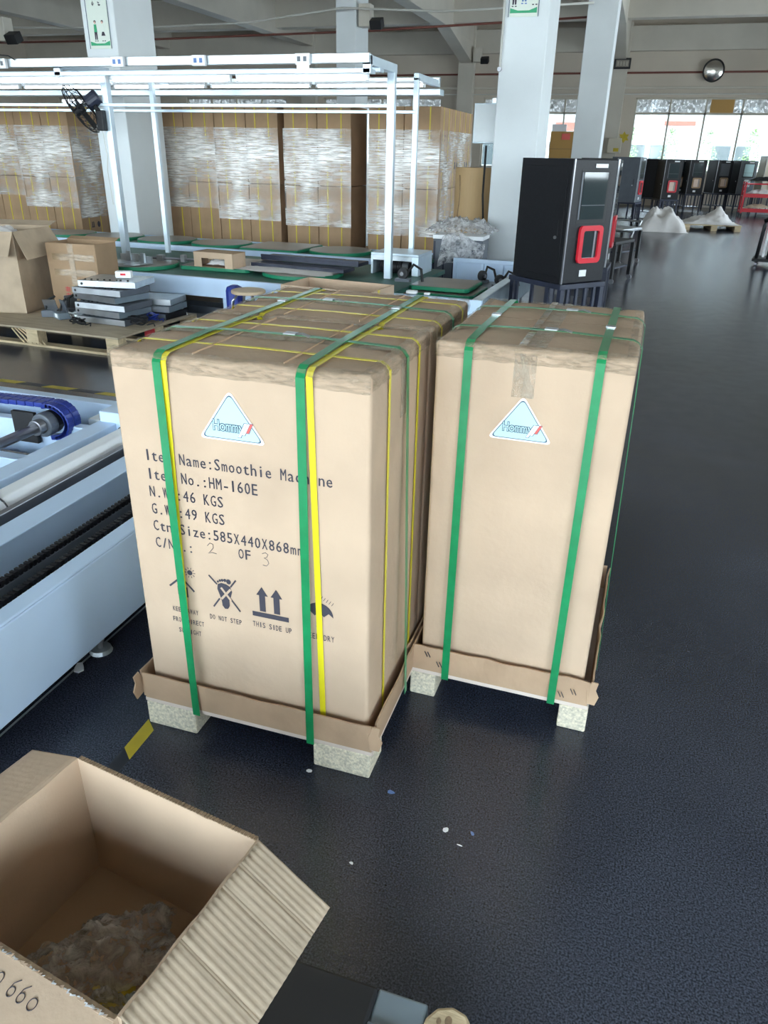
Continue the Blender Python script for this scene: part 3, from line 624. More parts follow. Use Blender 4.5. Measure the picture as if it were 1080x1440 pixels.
strap_cross('green strap across the front carton of the left pallet', (0, 0, 0), 0, .228, WL, .076, .30)
strap_cross('green strap across the rear carton of the left pallet', (0, 0, 0), 0, .66, WL, .076, .22)
strap_long('green strap over the right carton, left one of the lengthwise pair', (RX, RY, 0), RA, .077, .078, .585, .076, buckle=.30)
strap_long('green strap over the right carton, right one of the lengthwise pair', (RX, RY, 0), RA, .366, .365, .585, .076, buckle=.26)
strap_cross('green strap across the right carton, nearer crossing', (RX, RY, 0), RA, .165, .44, .078, .22)
strap_cross('green strap across the right carton, farther crossing', (RX, RY, 0), RA, .44, .44, .078, .24)

# ================================================================ OPEN BOX, FOREGROUND
OB = Vector((.588, -.56, 0)); OA = R(-8.5); OW, OD, OZ, OT = .62, .300, .100, .385; OH = OT-OZ
# local frame: x to the left of corner B along the back wall, y towards the camera
ox = thing('open_carton', 'large open empty-looking cardboard box in the lower left foreground, one flap written on', 'carton', (OB.x, OB.y, OZ), OA+math.pi)
OW = .386; th = .007
def corr(name, a, b, c, d, n, parent, m='card', amp=.0016, creases=()):
    """corrugated sheet a-b-c-d; ridges run from side ab to side dc"""
    a, b, c, d = map(Vector, (a, b, c, d)); nn = (b-a).cross(d-a).normalized(); N = n*4; vs = []; K = 10
    for s_ in (0, 1):
        for i in range(N+1):
            u = i/N; w_ = math.cos(u*n*2*math.pi)*amp*(1 if s_ else .2)
            for cc in creases: w_ -= .0035*math.exp(-((u-cc)/.010)**2)
            for k in range(K+1):
                p = a.lerp(b, u).lerp(d.lerp(c, u), k/K)
                vs.append(tuple(p+nn*((w_+.004+.0012*noise.noise(p*22)) if s_ else -w_)))
    fs = []; st = (N+1)*(K+1)
    for i in range(N):
        for k in range(K):
            q = (i*(K+1)+k, (i+1)*(K+1)+k, (i+1)*(K+1)+k+1, i*(K+1)+k+1); fs.append(tuple(x+st for x in q)); fs.append(tuple(reversed(q)))
    for i in range(N): fs.append((i*(K+1), i*(K+1)+st, (i+1)*(K+1)+st, (i+1)*(K+1))); fs.append((i*(K+1)+K, (i+1)*(K+1)+K, (i+1)*(K+1)+K+st, i*(K+1)+K+st))
    for k in range(K): fs.append((k, k+1, k+1+st, k+st)); fs.append((N*(K+1)+k, N*(K+1)+k+st, N*(K+1)+k+1+st, N*(K+1)+k+1))
    return MB().add(vs, fs).build(name, m, parent, smooth=True)
B('bottom', 0, OW, 0, OD, 0, .006, 'card_dark', ox)  # darker kraft than the walls; inner shade painted into the bottom
def ragged(name, a, b, h, th_, out, parent, rag=0, m='card'):
    a = Vector(a); b = Vector(b); out = Vector(out); n = 60; vs = []; rr = random.Random(4)
    for i in range(n+1):
        z = h-(rr.uniform(0, rag) if rag else 0)
        for (o_, zz) in ((0, 0), (0, z), (th_, z-rag*.3), (th_, 0)): vs.append(tuple(a.lerp(b, i/n)+out*(o_+.001*math.sin(i*.3)*zz/h)+Vector((0, 0, zz))))
    fs = [(i*4+k, (i+1)*4+k, (i+1)*4+(k+1) % 4, i*4+(k+1) % 4) for i in range(n) for k in range(4)]+[(0, 1, 2, 3), (n*4+3, n*4+2, n*4+1, n*4)]
    return MB().add(vs, fs).build(name, m, parent)
ragged('back_wall', (0, 0, 0), (OW, 0, 0), OH, th, (0, -1, 0), ox, .0015)
ragged('side_wall', (0, 0, 0), (0, OD, 0), OH, th, (-1, 0, 0), ox)
ragged('side_wall', (OW, 0, 0), (OW, OD, 0), OH, th, (1, 0, 0), ox)
ragged('front_wall', (0, OD, 0), (OW, OD, 0), OH, th, (0, 1, 0), ox, .003)
mb = MB()
for i in range(60): mb.box(i*OW/60, (i+.7)*OW/60, -th-.0003, .0003, OH-.0015, OH+.0012)
mb.build('cut_edge', 'card_edge', ox)
fl = corr('right_flap', (-.004, 0, OH), (-.004, OD, OH), (-.130, OD+.004, OH-.086), (-.130, -.004, OH-.086), 27, ox, 'card_dull', .0008, (.16, .30, .62))  # duller kraft than the other flaps, weaker light put into the colour
lf = corr('left_flap', (OW+.006, 0, OH), (OW+.006, OD, OH), (OW+.145, OD, OH-.05), (OW+.140, -.01, OH-.05), 27, ox, 'card', .0005)
FS = -.035; FL = .16
ff = MB().add([(0, OD+.006, OH-.002), (OW, OD+.006, OH-.002), (OW, OD+FL, OH+FS), (0, OD+FL, OH+FS), (0, OD+.006, OH-.007), (OW, OD+.006, OH-.007), (OW, OD+FL, OH+FS-.005), (0, OD+FL, OH+FS-.005)], [(0,1,2,3),(7,6,5,4),(0,4,5,1),(1,5,6,2),(2,6,7,3),(3,7,4,0)]).build('front_flap', 'card', ox)
mb = MB(); rr = random.Random(11)    # torn paper along the front fold
for i in range(44):
    x = rr.uniform(.0, OW); s_ = rr.uniform(.002, .006); z = OH-.002
    mb.add([(x, OD+.001, z+.001), (x+s_*1.6, OD+.002, z+.002), (x+s_*1.2, OD+.004+s_, z+rr.uniform(.001, .005)), (x-s_*.4, OD+.003+s_*.5, z+rr.uniform(.0, .004))], [(0, 1, 2, 3)])
tag(mb.build('torn_paper', 'white', ox), kind='stuff')
mb = MB()
for i in range(70):
    x = i*OW/70; s_ = rr.uniform(.002, .0065); mb.add([(x, OD-.0005, OH+.0006), (x+OW/70*1.1, OD-.0005, OH+.0006), (x+OW/70, OD+.002+s_, OH+.0012), (x, OD+.002+s_*rr.random(), OH+.0012)], [(0, 1, 2, 3)])
mb.build('torn_edge', 'card_edge', ox)
# handwriting 00 660 on the front flap
mb = MB(); k_ = FS/(FL)
def fpt(u, v): y = OD+.006+v; return (u, y, OH-.0012+k_*v)
def ring(u, v, ru, rv, a0=0, a1=360, tilt=0):
    pts = [fpt(u+ru*math.cos(R(a)), v+rv*math.sin(R(a))) for a in range(a0, a1+1, 15)]; mb.tube(pts, .0007, 4)
# local x grows to the picture's left
ring(.199, .026, .0058, .0078); ring(.178, .027, .0058, .0080); 
for u in (.150, .132):
    ring(u, .031, .0052, .0058); mb.tube([fpt(u+.0052, .031), fpt(u+.004, .022), fpt(u-.003, .015)], .0007, 4)
ring(.112, .030, .0062, .0070)
mb.build('handwritten_number', 'pen', ox)
def crumple(name, label, cat, loc, rz, sx_, sy_, h, m, seed, n=46, fr=9, par=None, base=0):
    vs = []; fs = []
    for i in range(n+1):
        for j in range(n+1):
            u = i/n*2-1; v = j/n*2-1; q = 1+.22*noise.noise(Vector((u*1.5, v*1.5, seed)))
            x = u*sx_/2*q+sx_*.06*noise.noise(Vector((u*3, v*3, seed+5))); y = v*sy_/2*q+sy_*.06*noise.noise(Vector((u*3+9, v*3, seed)))
            e = (1-abs(u)**3)*(1-abs(v)**3)
            z = h*(.15+.6*e+.5*e*noise.noise(Vector((u*fr*.3, v*fr*.3, seed)))+.22*abs(noise.noise(Vector((u*fr, v*fr, seed+2))))+.10*noise.noise(Vector((u*fr*2.6, v*fr*2.6, seed))))
            vs.append((x, y, max(.0, z)+base))
    fs = [(i*(n+1)+j, (i+1)*(n+1)+j, (i+1)*(n+1)+j+1, i*(n+1)+j+1) for i in range(n) for j in range(n)]
    o = MB().add(vs, fs).build(name, m, par, smooth=True)
    if par is None: o.location = loc; o.rotation_euler = (0, 0, rz); tag(o, label, cat)
    return o
crumple('bubble_wrap', 'crumpled clear bubble wrap on the left inside the open box', 'packaging', (.33, -.68, OZ+.0065), R(48), .27, .12, .10, 'plastic', 3)
crumple('bubble_wrap', 'bulky clear bubble wrap near the front wall inside the open box', 'packaging', (.44, -.765, OZ+.0065), R(30), .21, .11, .11, 'plastic', 21)
crumple('plastic_bag', 'grey translucent polythene bag beside the right wall inside the open box', 'bag', (.50, -.66, OZ+.0065), R(-15), .10, .12, .05, 'bag', 33, fr=4)
t = crumple('paper_scrap', 'yellow scrap under the bubble wrap inside the open box', 'paper', (.385, -.715, OZ+.0065), R(20), .07, .05, .02, 'hazy', 5, n=10)
# dark low platform under the open box, at the bottom edge of the picture
dp = thing('low_platform', 'low black platform under the open box with a grey plate and worn timber end', 'platform', (.45, -.77, 0), 0)
B('deck', -.45, .345, -.30, .222, .055, .0995, 'blackrub', dp, bevel=.006)
for x in (-.35, .0, .25):
    for y in (-.2, .15): B('foot', x, x+.06, y, y+.05, 0, .056, 'black', dp, bevel=.005)
B('upper_slab', .03, .20, -.10, .225, .0995, .116, 'navy', dp, bevel=.005) if False else None
B('grey_plate', .345, .432, -.30, .225, .060, .092, 'blue_dark', dp, bevel=.004); B('grey_ledge', .345, .430, -.30, .165, .0925, .100, 'charcoal', dp, bevel=.002)
mb = MB(); rr = random.Random(2); pl = [(.432, .20), (.447, .222), (.472, .232), (.497, .226), (.512, .205), (.516, .17), (.517, -.30), (.432, -.30)]
mb.prism(pl, .01, .098).build('timber_end', 'wood', dp, bevel=.006)
mb = MB()
for (x, y, q) in ((.455, .20, .004), (.470, .205, .006), (.485, .19, .005), (.50, .17, .007), (.46, .17, .005)): disc(mb, x, y, q, q*1.4, tr(0, 0, .0982), .0006)
mb.build('knot', 'card_edge', dp)

# ================================================================ FLOOR MARKS AND LITTER
def hazard(label, a, b, wd, n, first=0):
    a = Vector((*a, 0)); b = Vector((*b, 0)); d = (b-a).normalized(); L = (b-a).length; nn = Vector((-d.y, d.x, 0))*wd/2
    t = thing('hazard_tape', label, 'tape', a)
    for i in range(n):
        p = d*(L*i/n); q = d*(L*(i+1)/n); sk = d*wd*.45
        MB().add([tuple(p-nn-sk), tuple(q-nn-sk), tuple(q+nn+sk), tuple(p+nn+sk)]+[tuple(v+Vector((0, 0, .0012))) for v in (p-nn-sk, q-nn-sk, q+nn+sk, p+nn+sk)], [(3,2,1,0),(4,5,6,7),(0,1,5,4),(1,2,6,5),(2,3,7,6),(3,0,4,7)]).build('tape_block', 'hazy' if (i+first) % 2 == 0 else 'hazk', t)
hazard('yellow and black floor tape running under the left pallet', (.0, -.36), (-.030, .85), .036, 11, 0)
hazard('yellow and black floor tape behind the pale blue machine frame at left', (-5.2, 2.45), (.0, 2.40), .05, 26)
tag(B('floor_line', -.353, -.347, -.9, 2.3, 0, .0012, 'galv'), 'thin pale line on floor beside the pale blue side beam', 'line')
for a_, (x, y, s_, m_, lb) in enumerate(((-.34, .105, .024, 'white', 'white torn paper scrap on floor by the chrome levelling foot'), (.45, -.045, .008, 'white', 'tiny white scrap on floor in front of the left pallet'), (.66, -.045, .009, 'pblue', 'small blue scrap on dark floor right of the left pallet'),
      (.81, -.11, .009, 'white', 'white fleck on open dark floor, largest of the small ones'), (.85, -.14, .006, 'white', 'thin white sliver on the dark floor below the white fleck'), (.87, -.10, .006, 'pblue', 'tiny blue fleck on dark floor right of the white ones'), (.64, -.26, .005, 'white', 'tiny pale fleck on floor right of the open box'))):
    rr = random.Random(a_+60); n = 7; pl = [(s_*rr.uniform(.5, 1)*math.cos(6.28*i/n)*(1.3 if a_ != 4 else 1.4), s_*rr.uniform(.4, .8)*math.sin(6.28*i/n)*(.3 if a_ == 4 else 1)) for i in range(n)]
    o = MB().prism(pl, 0, .003 if s_ > .01 else .0015).build('litter', m_); o.location = (x, y, 0); o.rotation_euler = (0, 0, rr.uniform(-1, 1)); tag(o, lb, 'litter')

# ================================================================ NEAR BLUE MACHINE FRAME (left)
nf = thing('conveyor_machine', 'pale blue steel conveyor frame on floor left of the printed carton', 'machine', (-.31, 0, 0))
def nb(nm, x0, x1, y0, y1, z0, z1, m='blue', bevel=.004): return B(nm, x0+.31, x1+.31, y0, y1, z0, z1, m, nf, bevel)
nb('side_beam', -.290, -.262, -1.0, 1.46, .10, .350); nb('beam_lip', -.318, -.262, -1.0, 1.46, .350, .358)
nb('floor_pan', -.72, -.292, -1.0, 1.40, .105, .118, 'charcoal', .002)
nb('inner_rail', -.735, -.690, -1.0, 1.34, .118, .300); nb('rail_lip', -.735, -.640, -1.0, 1.34, .296, .302)
nb('track_rail', -.82, -.795, -1.0, 1.34, .20, .300, 'shaft', .003)
nb('inner_beam', -1.09, -1.0, -1.0, 1.33, .20, .300)
nb('cross_beam', -3.2, -1.10, 1.47, 1.53, .12, .300); nb('cross_beam', -3.2, -1.10, 1.20, 1.25, .12, .280)
nb('cross_beam', -1.10, -.29, 1.40, 1.46, .12, .300); nb('corner_post', -1.08, -.94, 1.26, 1.46, 0, .345)
nb('end_plate', -1.16, -1.10, 1.28, 1.50, .12, .295, 'galv')
nb('cross_bar', -3.0, -1.09, .93, .99, .10, .22); nb('cross_bar', -3.0, -1.09, .40, .46, .10, .22)
for (x, z) in ((-.502, .282), (-.425, .282)):
    mb = MB(); mb.box(x-.007+.31, x+.007+.31, -1.0, 1.38, z, z+.012)
    o = mb.build('chain_core', 'blackrub', nf)
    mb = MB()
    for i in range(130): y = -1+i*.0183; mb.box(x-.010+.31, x+.010+.31, y, y+.010, z-.002, z+.016)
    tag(mb.build('chain_links', 'black', nf), kind='stuff')
    nb('chain_guide', x-.012, x+.012, -1, 1.38, .118, z-.003, 'charcoal', .001)
mb = MB(); mb.prism([(-.048, -.035), (.048, -.035), (.055, -.01), (.03, .038), (-.03, .038), (-.055, -.01)], -1.0, 1.24, T=tr(-.895+.31, 0, .275) @ VERT @ Matrix.Scale(-1, 4, (0, 0, 1))); mb.build('cable_duct', 'white', nf, bevel=.006)
for y in (.45, 1.20): MB().tube([(-.895+.31+.058*math.cos(R(a)), y, .275+.045*math.sin(R(a))) for a in range(-60, 200, 20)], .003, 6).build('cable_tie', 'blackrub', nf)
mb = MB().tube([(-.86+.31, 1.24, .28), (-.80+.31, 1.30, .29), (-.74+.31, 1.26, .26), (-.70+.31, 1.33, .30)], .006, 8); mb.build('cable', 'blackrub', nf)
MB().cyl((-1.27+.31, -1, .30), (-1.27+.31, 1.16, .30), .021, 24).build('drive_shaft', 'shaft', nf, smooth=True)
MB().cyl((-1.27+.31, 1.12, .30), (-1.27+.31, 1.17, .30), .052, 24).build('bearing_collar', 'charcoal', nf, bevel=.006)
MB().cyl((-1.27+.31, 1.08, .30), (-1.27+.31, 1.12, .30), .034, 24).build('shaft_coupling', 'shaft', nf, bevel=.004)
MB().cyl((-1.27+.31, 1.17, .30), (-1.27+.31, 1.26, .30), .050, 20).build('sprocket', 'black', nf)
mb = MB()
for (i) in range(30):
    if i < 14: a = R(100-i*14); c = (-1.27+.31+.085*math.cos(a), .30+.07*math.sin(a)); ta = a
    else: c = (-1.27+.31-.015-(i-14)*.045-.03, .372-.0012*(i-14)); ta = R(90)
    for yy in (1.19, 1.235): mb.box(-.021, .021, -.02, .02, -.011, .011, T=tr(c[0], yy, c[1]) @ rot('Y', -(ta-R(90))))
mb.build('blue_chain', 'bluechain', nf, bevel=.004)['kind'] = 'stuff'
B('bracket_plate', -1.47+.31, -1.35+.31, 1.17, 1.19, .19, .33, 'blackrub', nf, .003)
mb = MB().box(-1.17+.31, -1.10+.31, .86, .98, .225, .235).build('mount_plate', 'white', nf, bevel=.003)
MB().cyl((-1.135+.31, .92, .235), (-1.135+.31, .92, .242), .022, 16).build('round_hole_cover', 'charcoal', nf)
for (x, y) in ((-.335, .20), (-.335, -.75), (-.335, 1.25), (-2.0, 1.4)):
    f = MB().cyl((x+.31, y, 0), (x+.31, y, .012), .034, 20, .030).build('levelling_foot', 'galv', nf, smooth=False); g = MB().cyl((0, 0, 0), (0, 0, .10), .008, 10).build('threaded_rod', 'steel', f); g.location = (x+.31, y, .01)
    MB().cyl((x+.31, y, .035), (x+.31, y, .047), .014, 6).build('lock_nut', 'steel', f)

BEFORE_LINE = set(COL.objects)
# ================================================================ MAIN ASSEMBLY LINE
line = thing('conveyor_line', 'pale blue assembly line frame with dark green deck, front run nearest the pallets', 'machine', (-3.5, 4.2, 0))
def lb(nm, x0, x1, y0, y1, z0, z1, m='blue', par=line, bevel=.004): return B(nm, x0-par.location.x, x1-par.location.x, y0-par.location.y, y1-par.location.y, z0, z1, m, par, bevel)
lb('front_panel', -8, .02, 4.17, 4.21, .27, .42); lb('deck', -8, -.70, 4.21, 5.70, .37, .405, 'greentop', bevel=0)
lb('deck', -.70, -.03, 4.21, 5.70, .30, .33, 'charcoal', bevel=0)
lb('side_panel', -.03, .02, 4.21, 6.2, .20, .42, 'blue_dark'); lb('side_cap', -.05, .025, 4.17, 6.2, .42, .428, 'galv')
for x in (-7, -5.4, -3.8, -2.2, -.15):
    for y in (4.25, 5.6): lb('leg', x, x+.06, y, y+.06, 0, .37)
lb('cable_tray', -7.6, -.2, 4.5, 4.7, .05, .12, 'charcoal')
rl = thing('conveyor_line', 'rear run of the pale blue assembly line, in front of the wrapped carton stacks', 'machine', (-3.5, 6.0, 0))
lb('front_panel', -9, -1.02, 5.98, 6.02, .26, .42, par=rl); lb('deck', -9, -1.02, 6.02, 6.72, .37, .405, 'greentop', rl, 0); lb('rear_panel', -9, -1.02, 6.72, 6.76, .26, .42, par=rl)
for x in (-8.5, -6.8, -5.1, -3.4, -1.7): lb('leg', x, x+.06, 6.1, 6.16, 0, .37, par=rl); lb('leg', x, x+.06, 6.64, 6.70, 0, .37, par=rl)
ep = thing('end_panel', 'pale blue recessed end panel in front of the tall white right column', 'panel', (-.36, 6.1, .22))
B('sheet', -.37, .30, 0, .02, 0, .25, 'blue', ep); B('top_rail', -.37, .30, -.02, .02, .21, .25, 'blue', ep, .003); B('bottom_rail', -.37, .30, -.02, .02, 0, .03, 'blue', ep, .003)
for x in (-.37, -.10, .09, .265): B('stile', x, x+.035, -.018, .0, .03, .21, 'blue', ep, .002)
for x, y in ((-.35, .0), (.25, .0)): B('foot', x, x+.05, y, y+.02, -.22, 0, 'blue', ep)
GB = 'green-edged boards on the line'
def board(kind, x, y, r_, z, label, rz=0):
    t = thing('turning_board', label, 'board', (x, y, z), rz, GB)
    if kind == 'round': pl = lambda s_: [(s_*math.cos(2*math.pi*i/40), s_*math.sin(2*math.pi*i/40)) for i in range(40)]
    else: pl = lambda s_: [(-s_, -s_+.03), (-s_+.03, -s_), (s_-.03, -s_), (s_, -s_+.03), (s_, s_-.03), (s_-.03, s_), (-s_+.03, s_), (-s_, s_-.03)]
    MB().prism(pl(r_), 0, .030).build('rubber_edging', 'greenedge', t, bevel=.004); MB().prism(pl(r_-.012), .0305, .034).build('board_surface', 'boardtop', t)
    return t
for i, (k, x) in enumerate((('round', -6.35), ('round', -5.65), ('round', -4.95), ('round', -4.22), ('round', -3.50), ('square', -2.75), ('round', -2.05))):
    board(k, x, 6.38, .335 if k == 'round' else .345, .406, ['round green-edged board at the far left of the rear line', 'round green-edged board behind the open carton on the rear line', 'round green-edged board right of the brown taped box on the rear line', 'round green-edged board below the left column on the rear line', 'round green-edged board fourth from the right end of the rear line', 'square green-edged board on the rear line', 'round green-edged board at the right end of the rear line'][i])
board('round', -3.24, 4.60, .33, .406, 'round green-edged board carrying bright metal parts on the front line')
board('square', -2.53, 4.95, .34, .406, 'square green-edged board under the small open box on the front line', R(4))
board('round', -1.72, 4.80, .35, .406, 'round green-edged board mostly under the navy panels on the front line')
board('square', -.45, 4.88, .25, .385, 'square green-edged board at the right end of the front line, topmost of two')
board('square', -.42, 4.86, .27, .340, 'lower square green-edged board beneath another at the right end of front line')
# small open box on the square board
t = thing('small_box', 'small kraft box open at the front on a square green-edged board', 'box', (-2.47, 4.68, .442), R(-3))
B('base', -.2, .2, -.1, .1, 0, .004, 'card_dark', t); B('back', -.2, .2, .095, .1, 0, .12, 'card', t); B('lid', -.2, .2, -.10, .1, .12, .125, 'card_dark', t)
B('side', -.2, -.195, -.1, .1, 0, .12, 'card', t); B('side', .195, .2, -.1, .1, 0, .12, 'card', t); B('front_strip', -.2, .2, -.105, -.1, .075, .125, 'card', t); B('front_tab', -.2, -.12, -.105, -.1, 0, .075, 'card', t); B('front_tab', .12, .2, -.105, -.1, 0, .075, 'card', t)
crumple('foam_lining', '', '', (0, 0, 0), 0, .22, .12, .07, 'sheet', 4, n=12, par=t, base=.006)
# bright metal brackets on round board
for i, (x, y, a) in enumerate(((-3.36, 4.55, 12), (-3.16, 4.47, -14))):
    t = thing('metal_bracket', 'bent bright metal bracket on the round board, %s of two' % ('left' if i == 0 else 'right'), 'bracket', (x, y, .444), R(a))
    MB().box(-.09, .09, -.07, .07, 0, .004).add([(-.09, -.07, .004), (.09, -.07, .004), (.075, -.13, -.0), (-.075, -.13, -.0)], [(0, 1, 2, 3)]).build('plate', 'steel', t)
    B('web', -.09, .09, .06, .07, .004, .06, 'galv', t); B('clip', -.02, .02, .03, .05, .004, .085, 'galv', t)
t = thing('metal_rod', 'thin dark metal rod assembly lying behind the bright brackets', 'rod', (-3.05, 4.76, .442), R(4))
MB().tube([(-.3, 0, .02), (-.1, .0, .02), (.25, .02, .02)], .012).build('rod', 'shaft', t); B('clevis', -.12, -.06, -.03, .03, 0, .05, 'steel', t); B('clevis', .12, .16, -.02, .03, 0, .06, 'steel', t)
# navy panels over film
t = thing('navy_panel', 'long dark navy metal panel lying on the front line, upper one', 'panel', (-1.75, 5.10, .475), R(-3)); B('sheet', -.50, .48, -.10, .12, 0, .03, 'navy', t, .004); B('flange', -.50, .48, -.10, -.085, .03, .048, 'navy', t); B('flange', -.1, .3, .0, .02, .03, .04, 'black', t); B('white_label', -.22, -.12, -.03, .03, .0305, .0315, 'white', t)
t = thing('navy_panel', 'long dark navy metal panel lying on the front line, lower one', 'panel', (-1.78, 4.92, .442), R(-3)); B('sheet', -.46, .46, -.12, .10, 0, .028, 'navy', t, .004); B('flange', -.46, .46, -.12, -.105, .028, .032, 'navy', t)
o = crumple('foam_sheet', 'thin pale foam sheet under the navy panels on the front line', 'sheet', (-1.85, 4.78, .441), R(-3), .95, .42, .012, 'sheet', 8, n=24)
# transparent-wrapped carton by the front
t = thing('wrapped_carton', 'low open carton wrapped in silvery film behind the left pallet', 'carton', (-.98, 4.11, .0), R(-4))
for (x0, x1, y0, y1) in ((-.36, .36, -.42, -.41), (-.36, .36, -.02, -.01), (-.36, -.35, -.41, -.02), (.35, .36, -.41, -.02)): B('side', x0, x1, y0, y1, 0, .50, 'card', t)
mb = MB(); wrinkled(mb, lambda u, v: ((-.364+.728*u, -.424, .08+.34*v), (0, -1, 0)), 40, 20, .006, 3); mb.build('film', 'film', t, smooth=True)
B('yellow_band', .362, .364, -.30, -.27, 0, .5, 'yellow_dim', t)
# motor housing
t = thing('motor_housing', 'pale grey open-fronted housing with a black motor on the line beside the posts', 'housing', (-.99, 5.36, .406))
B('top', -.24, .20, -.2, .2, .16, .18, 'alu', t, .004); B('side', -.24, -.22, -.2, .2, 0, .16, 'alu', t, .003); B('side', .14, .20, -.2, .2, 0, .16, 'alu', t, .003); B('back', -.22, .14, .18, .2, 0, .16, 'blackrub', t); B('valance', -.22, .14, -.2, -.19, .12, .16, 'galv', t)
MB().cyl((-.18, -.08, .06), (.02, -.08, .06), .055, 18).build('motor', 'black', t, bevel=.004)
mb = MB()
for i in range(9): mb.cyl((-.17+i*.02, -.08, .06), (-.162+i*.02, -.08, .06), .062, 18)
mb.build('cooling_fins', 'blackrub', t); MB().cyl((.02, -.08, .06), (.08, -.08, .06), .04, 14).build('gearbox', 'shaft', t)
for i, (x, y) in enumerate(((-.74, 4.62), (-.12, 5.42), (-.32, 5.6))):
    t = thing('chain_gear', ['black sprocket with cable on the board at the right end of the line', 'black sprocket at the right corner behind the end board', 'small black bearing unit behind the end board'][i], 'sprocket', (x, y, [.455, .34, .34][i]), R(30*i))
    MB().cyl((0, -.02, .05), (0, .02, .05), .045, 14).build('wheel', 'blackrub', t, bevel=.004); MB().cyl((0, -.04, .05), (0, .04, .05), .016, 10).build('hub', 'shaft', t)
    MB().tube([(.03, 0, .05), (.08, .02, .12), (.15, .0, .09), (.17, -.02, .0)], .011).build('cable', 'blackrub', t)
    B('bearing_base', -.06, .06, -.03, .03, -.012, .012, 'charcoal', t)
t = thing('white_clip', 'small white plastic clip on the front edge of the line', 'clip', (-.52, 4.19, .43)); B('clip', -.04, .04, -.025, .02, 0, .022, 'white', t, .004); B('tab', .10, .14, -.02, .015, 0, .015, 'white', t, .003)

SKEW_SET = [o for o in COL.objects if o.parent is None and o not in BEFORE_LINE]
# ================================================================ LAMP FRAME OVER THE LINE
gf = thing('lamp_gantry', 'pale aluminium frame of posts and rails carrying lamps above the assembly line', 'frame', (-3.5, 5.0, 0))
def gb(nm, x0, x1, y0, y1, z0, z1, m='alu', bevel=.003): return B(nm, x0+3.5, x1+3.5, y0-5, y1-5, z0, z1, m, gf, bevel)
PX = (-.955, -3.555, -6.15, -8.75)
for x in PX:
    gb('post', x-.03, x+.03, 4.97, 5.03, .406, 1.93); gb('post', x-.022, x+.022, 5.68, 5.725, .30, 1.95)
    gb('cross_arm', x-.03, x+.03, 4.40, 5.04, 1.925, 1.985); gb('cross_arm', x-.022, x+.022, 5.68, 6.44, 1.93, 1.985)
    gb('hanger', x-.03, x+.03, 4.40, 4.44, 1.87, 1.99)
# post between line bays, seen left of the wall fan
gb('front_channel', -9.2, -.93, 4.38, 4.42, 1.935, 1.995, 'galv'); gb('lamp_channel', -9.2, -.93, 4.40, 4.52, 1.875, 1.905, 'alu')
gb('lamp_channel', -9.2, -.93, 4.62, 4.72, 1.90, 1.93, 'alu'); gb('rear_channel', -9.2, -.93, 6.38, 6.44, 1.955, 2.01, 'galv'); gb('lamp_channel', -9.2, -.90, 6.30, 6.46, 1.86, 1.91, 'alu')
gb('tie_rail', -9.2, -.93, 4.985, 5.015, 1.93, 1.955, 'alu'); gb('lower_rail', -9.2, -.95, 4.965, 5.0, 1.690, 1.715, 'alu'); gb('lower_rail', -9.2, -.95, 5.67, 5.70, 1.680, 1.705, 'alu')
LG = 'tube lamps under the lamp frame'
for j, (y, z) in enumerate(((4.46, 1.845), (6.0, 1.915))):
    for i in range(6):
        xr = -.98-i*1.09
        nm_ = ['first', 'second', 'third', 'fourth', 'fifth', 'sixth'][i]
        t = thing('tube_lamp', '%s white tube lamp from the right end of the %s row under the lamp frame' % (nm_, 'front' if j == 0 else 'rear'), 'lamp', (xr-.5, y, z), 0, LG)
        B('lamp_body', -.52, .52, -.022, .022, .012, .034, 'white', t, .002); MB().cyl((-.50, 0, 0), (.50, 0, 0), .012, 10).build('tube', 'lamp', t, smooth=True)
        B('end_cap', -.52, -.50, -.015, .015, -.013, .014, 'white', t); B('end_cap', .50, .52, -.015, .015, -.013, .014, 'white', t)
for i, x in enumerate((-1.42, -2.25, -2.95, -4.05)):
    t = thing('socket_box', ['white socket box near right end of front channel', 'white socket box with blue sockets on the channel, second from the right', 'white socket box on the channel right of the wall fan', 'white socket box with black plug at left end of the channel'][i], 'socket', (x, 4.375, 1.925))
    B('case', -.055, .055, -.03, 0, 0, .07, 'white', t, .004)
    for q in (-.025, .022): B('outlet', q-.012, q+.012, -.032, -.030, .02, .05, 'pblue' if i in (1, 2) else 'charcoal', t)
    if i == 3: MB().tube([(0, -.03, .04), (.03, -.06, .09), (.10, -.03, .085), (.13, 0, .06)], .005).build('plug_cable', 'blackrub', t)
    if i == 0:
        l = MB().box(-.04, .04, -.028, .0, -.045, -.005).build('spot_lamp', 'lamp', t)
# fan
fan = thing('wall_fan', 'black caged wall fan fixed to a post of the lamp frame', 'fan', (-3.60, 4.94, 1.60))
ax = Vector((-.70, -.40, -.55)).normalized(); fc = Vector((-.16, -.04, .065)); Q = Matrix.Translation(fc) @ ax.to_track_quat('Z', 'Y').to_matrix().to_4x4()
mb = MB(); r_ = .215
for k in range(24):
    a = 2*math.pi*k/24; c, s_ = math.cos(a), math.sin(a); mb.tube([(.03*c, .03*s_, .065), (.12*c, .12*s_, .06), (.19*c, .19*s_, .035), (r_*c, r_*s_, 0)], .0026, 4, T=Q)
    mb.tube([(.04*c, .04*s_, -.075), (.13*c, .13*s_, -.07), (.19*c, .19*s_, -.04), (r_*c, r_*s_, 0)], .0026, 4, T=Q)
for rr_, z in ((r_, 0), (.12, .06), (.17, .045), (.15, -.062)): mb.tube([(rr_*math.cos(R(a)), rr_*math.sin(R(a)), z) for a in range(0, 360, 10)], .004 if rr_ == r_ else .002, 5, T=Q, closed=True)
tag(mb.build('cage', 'black', fan), kind='stuff')
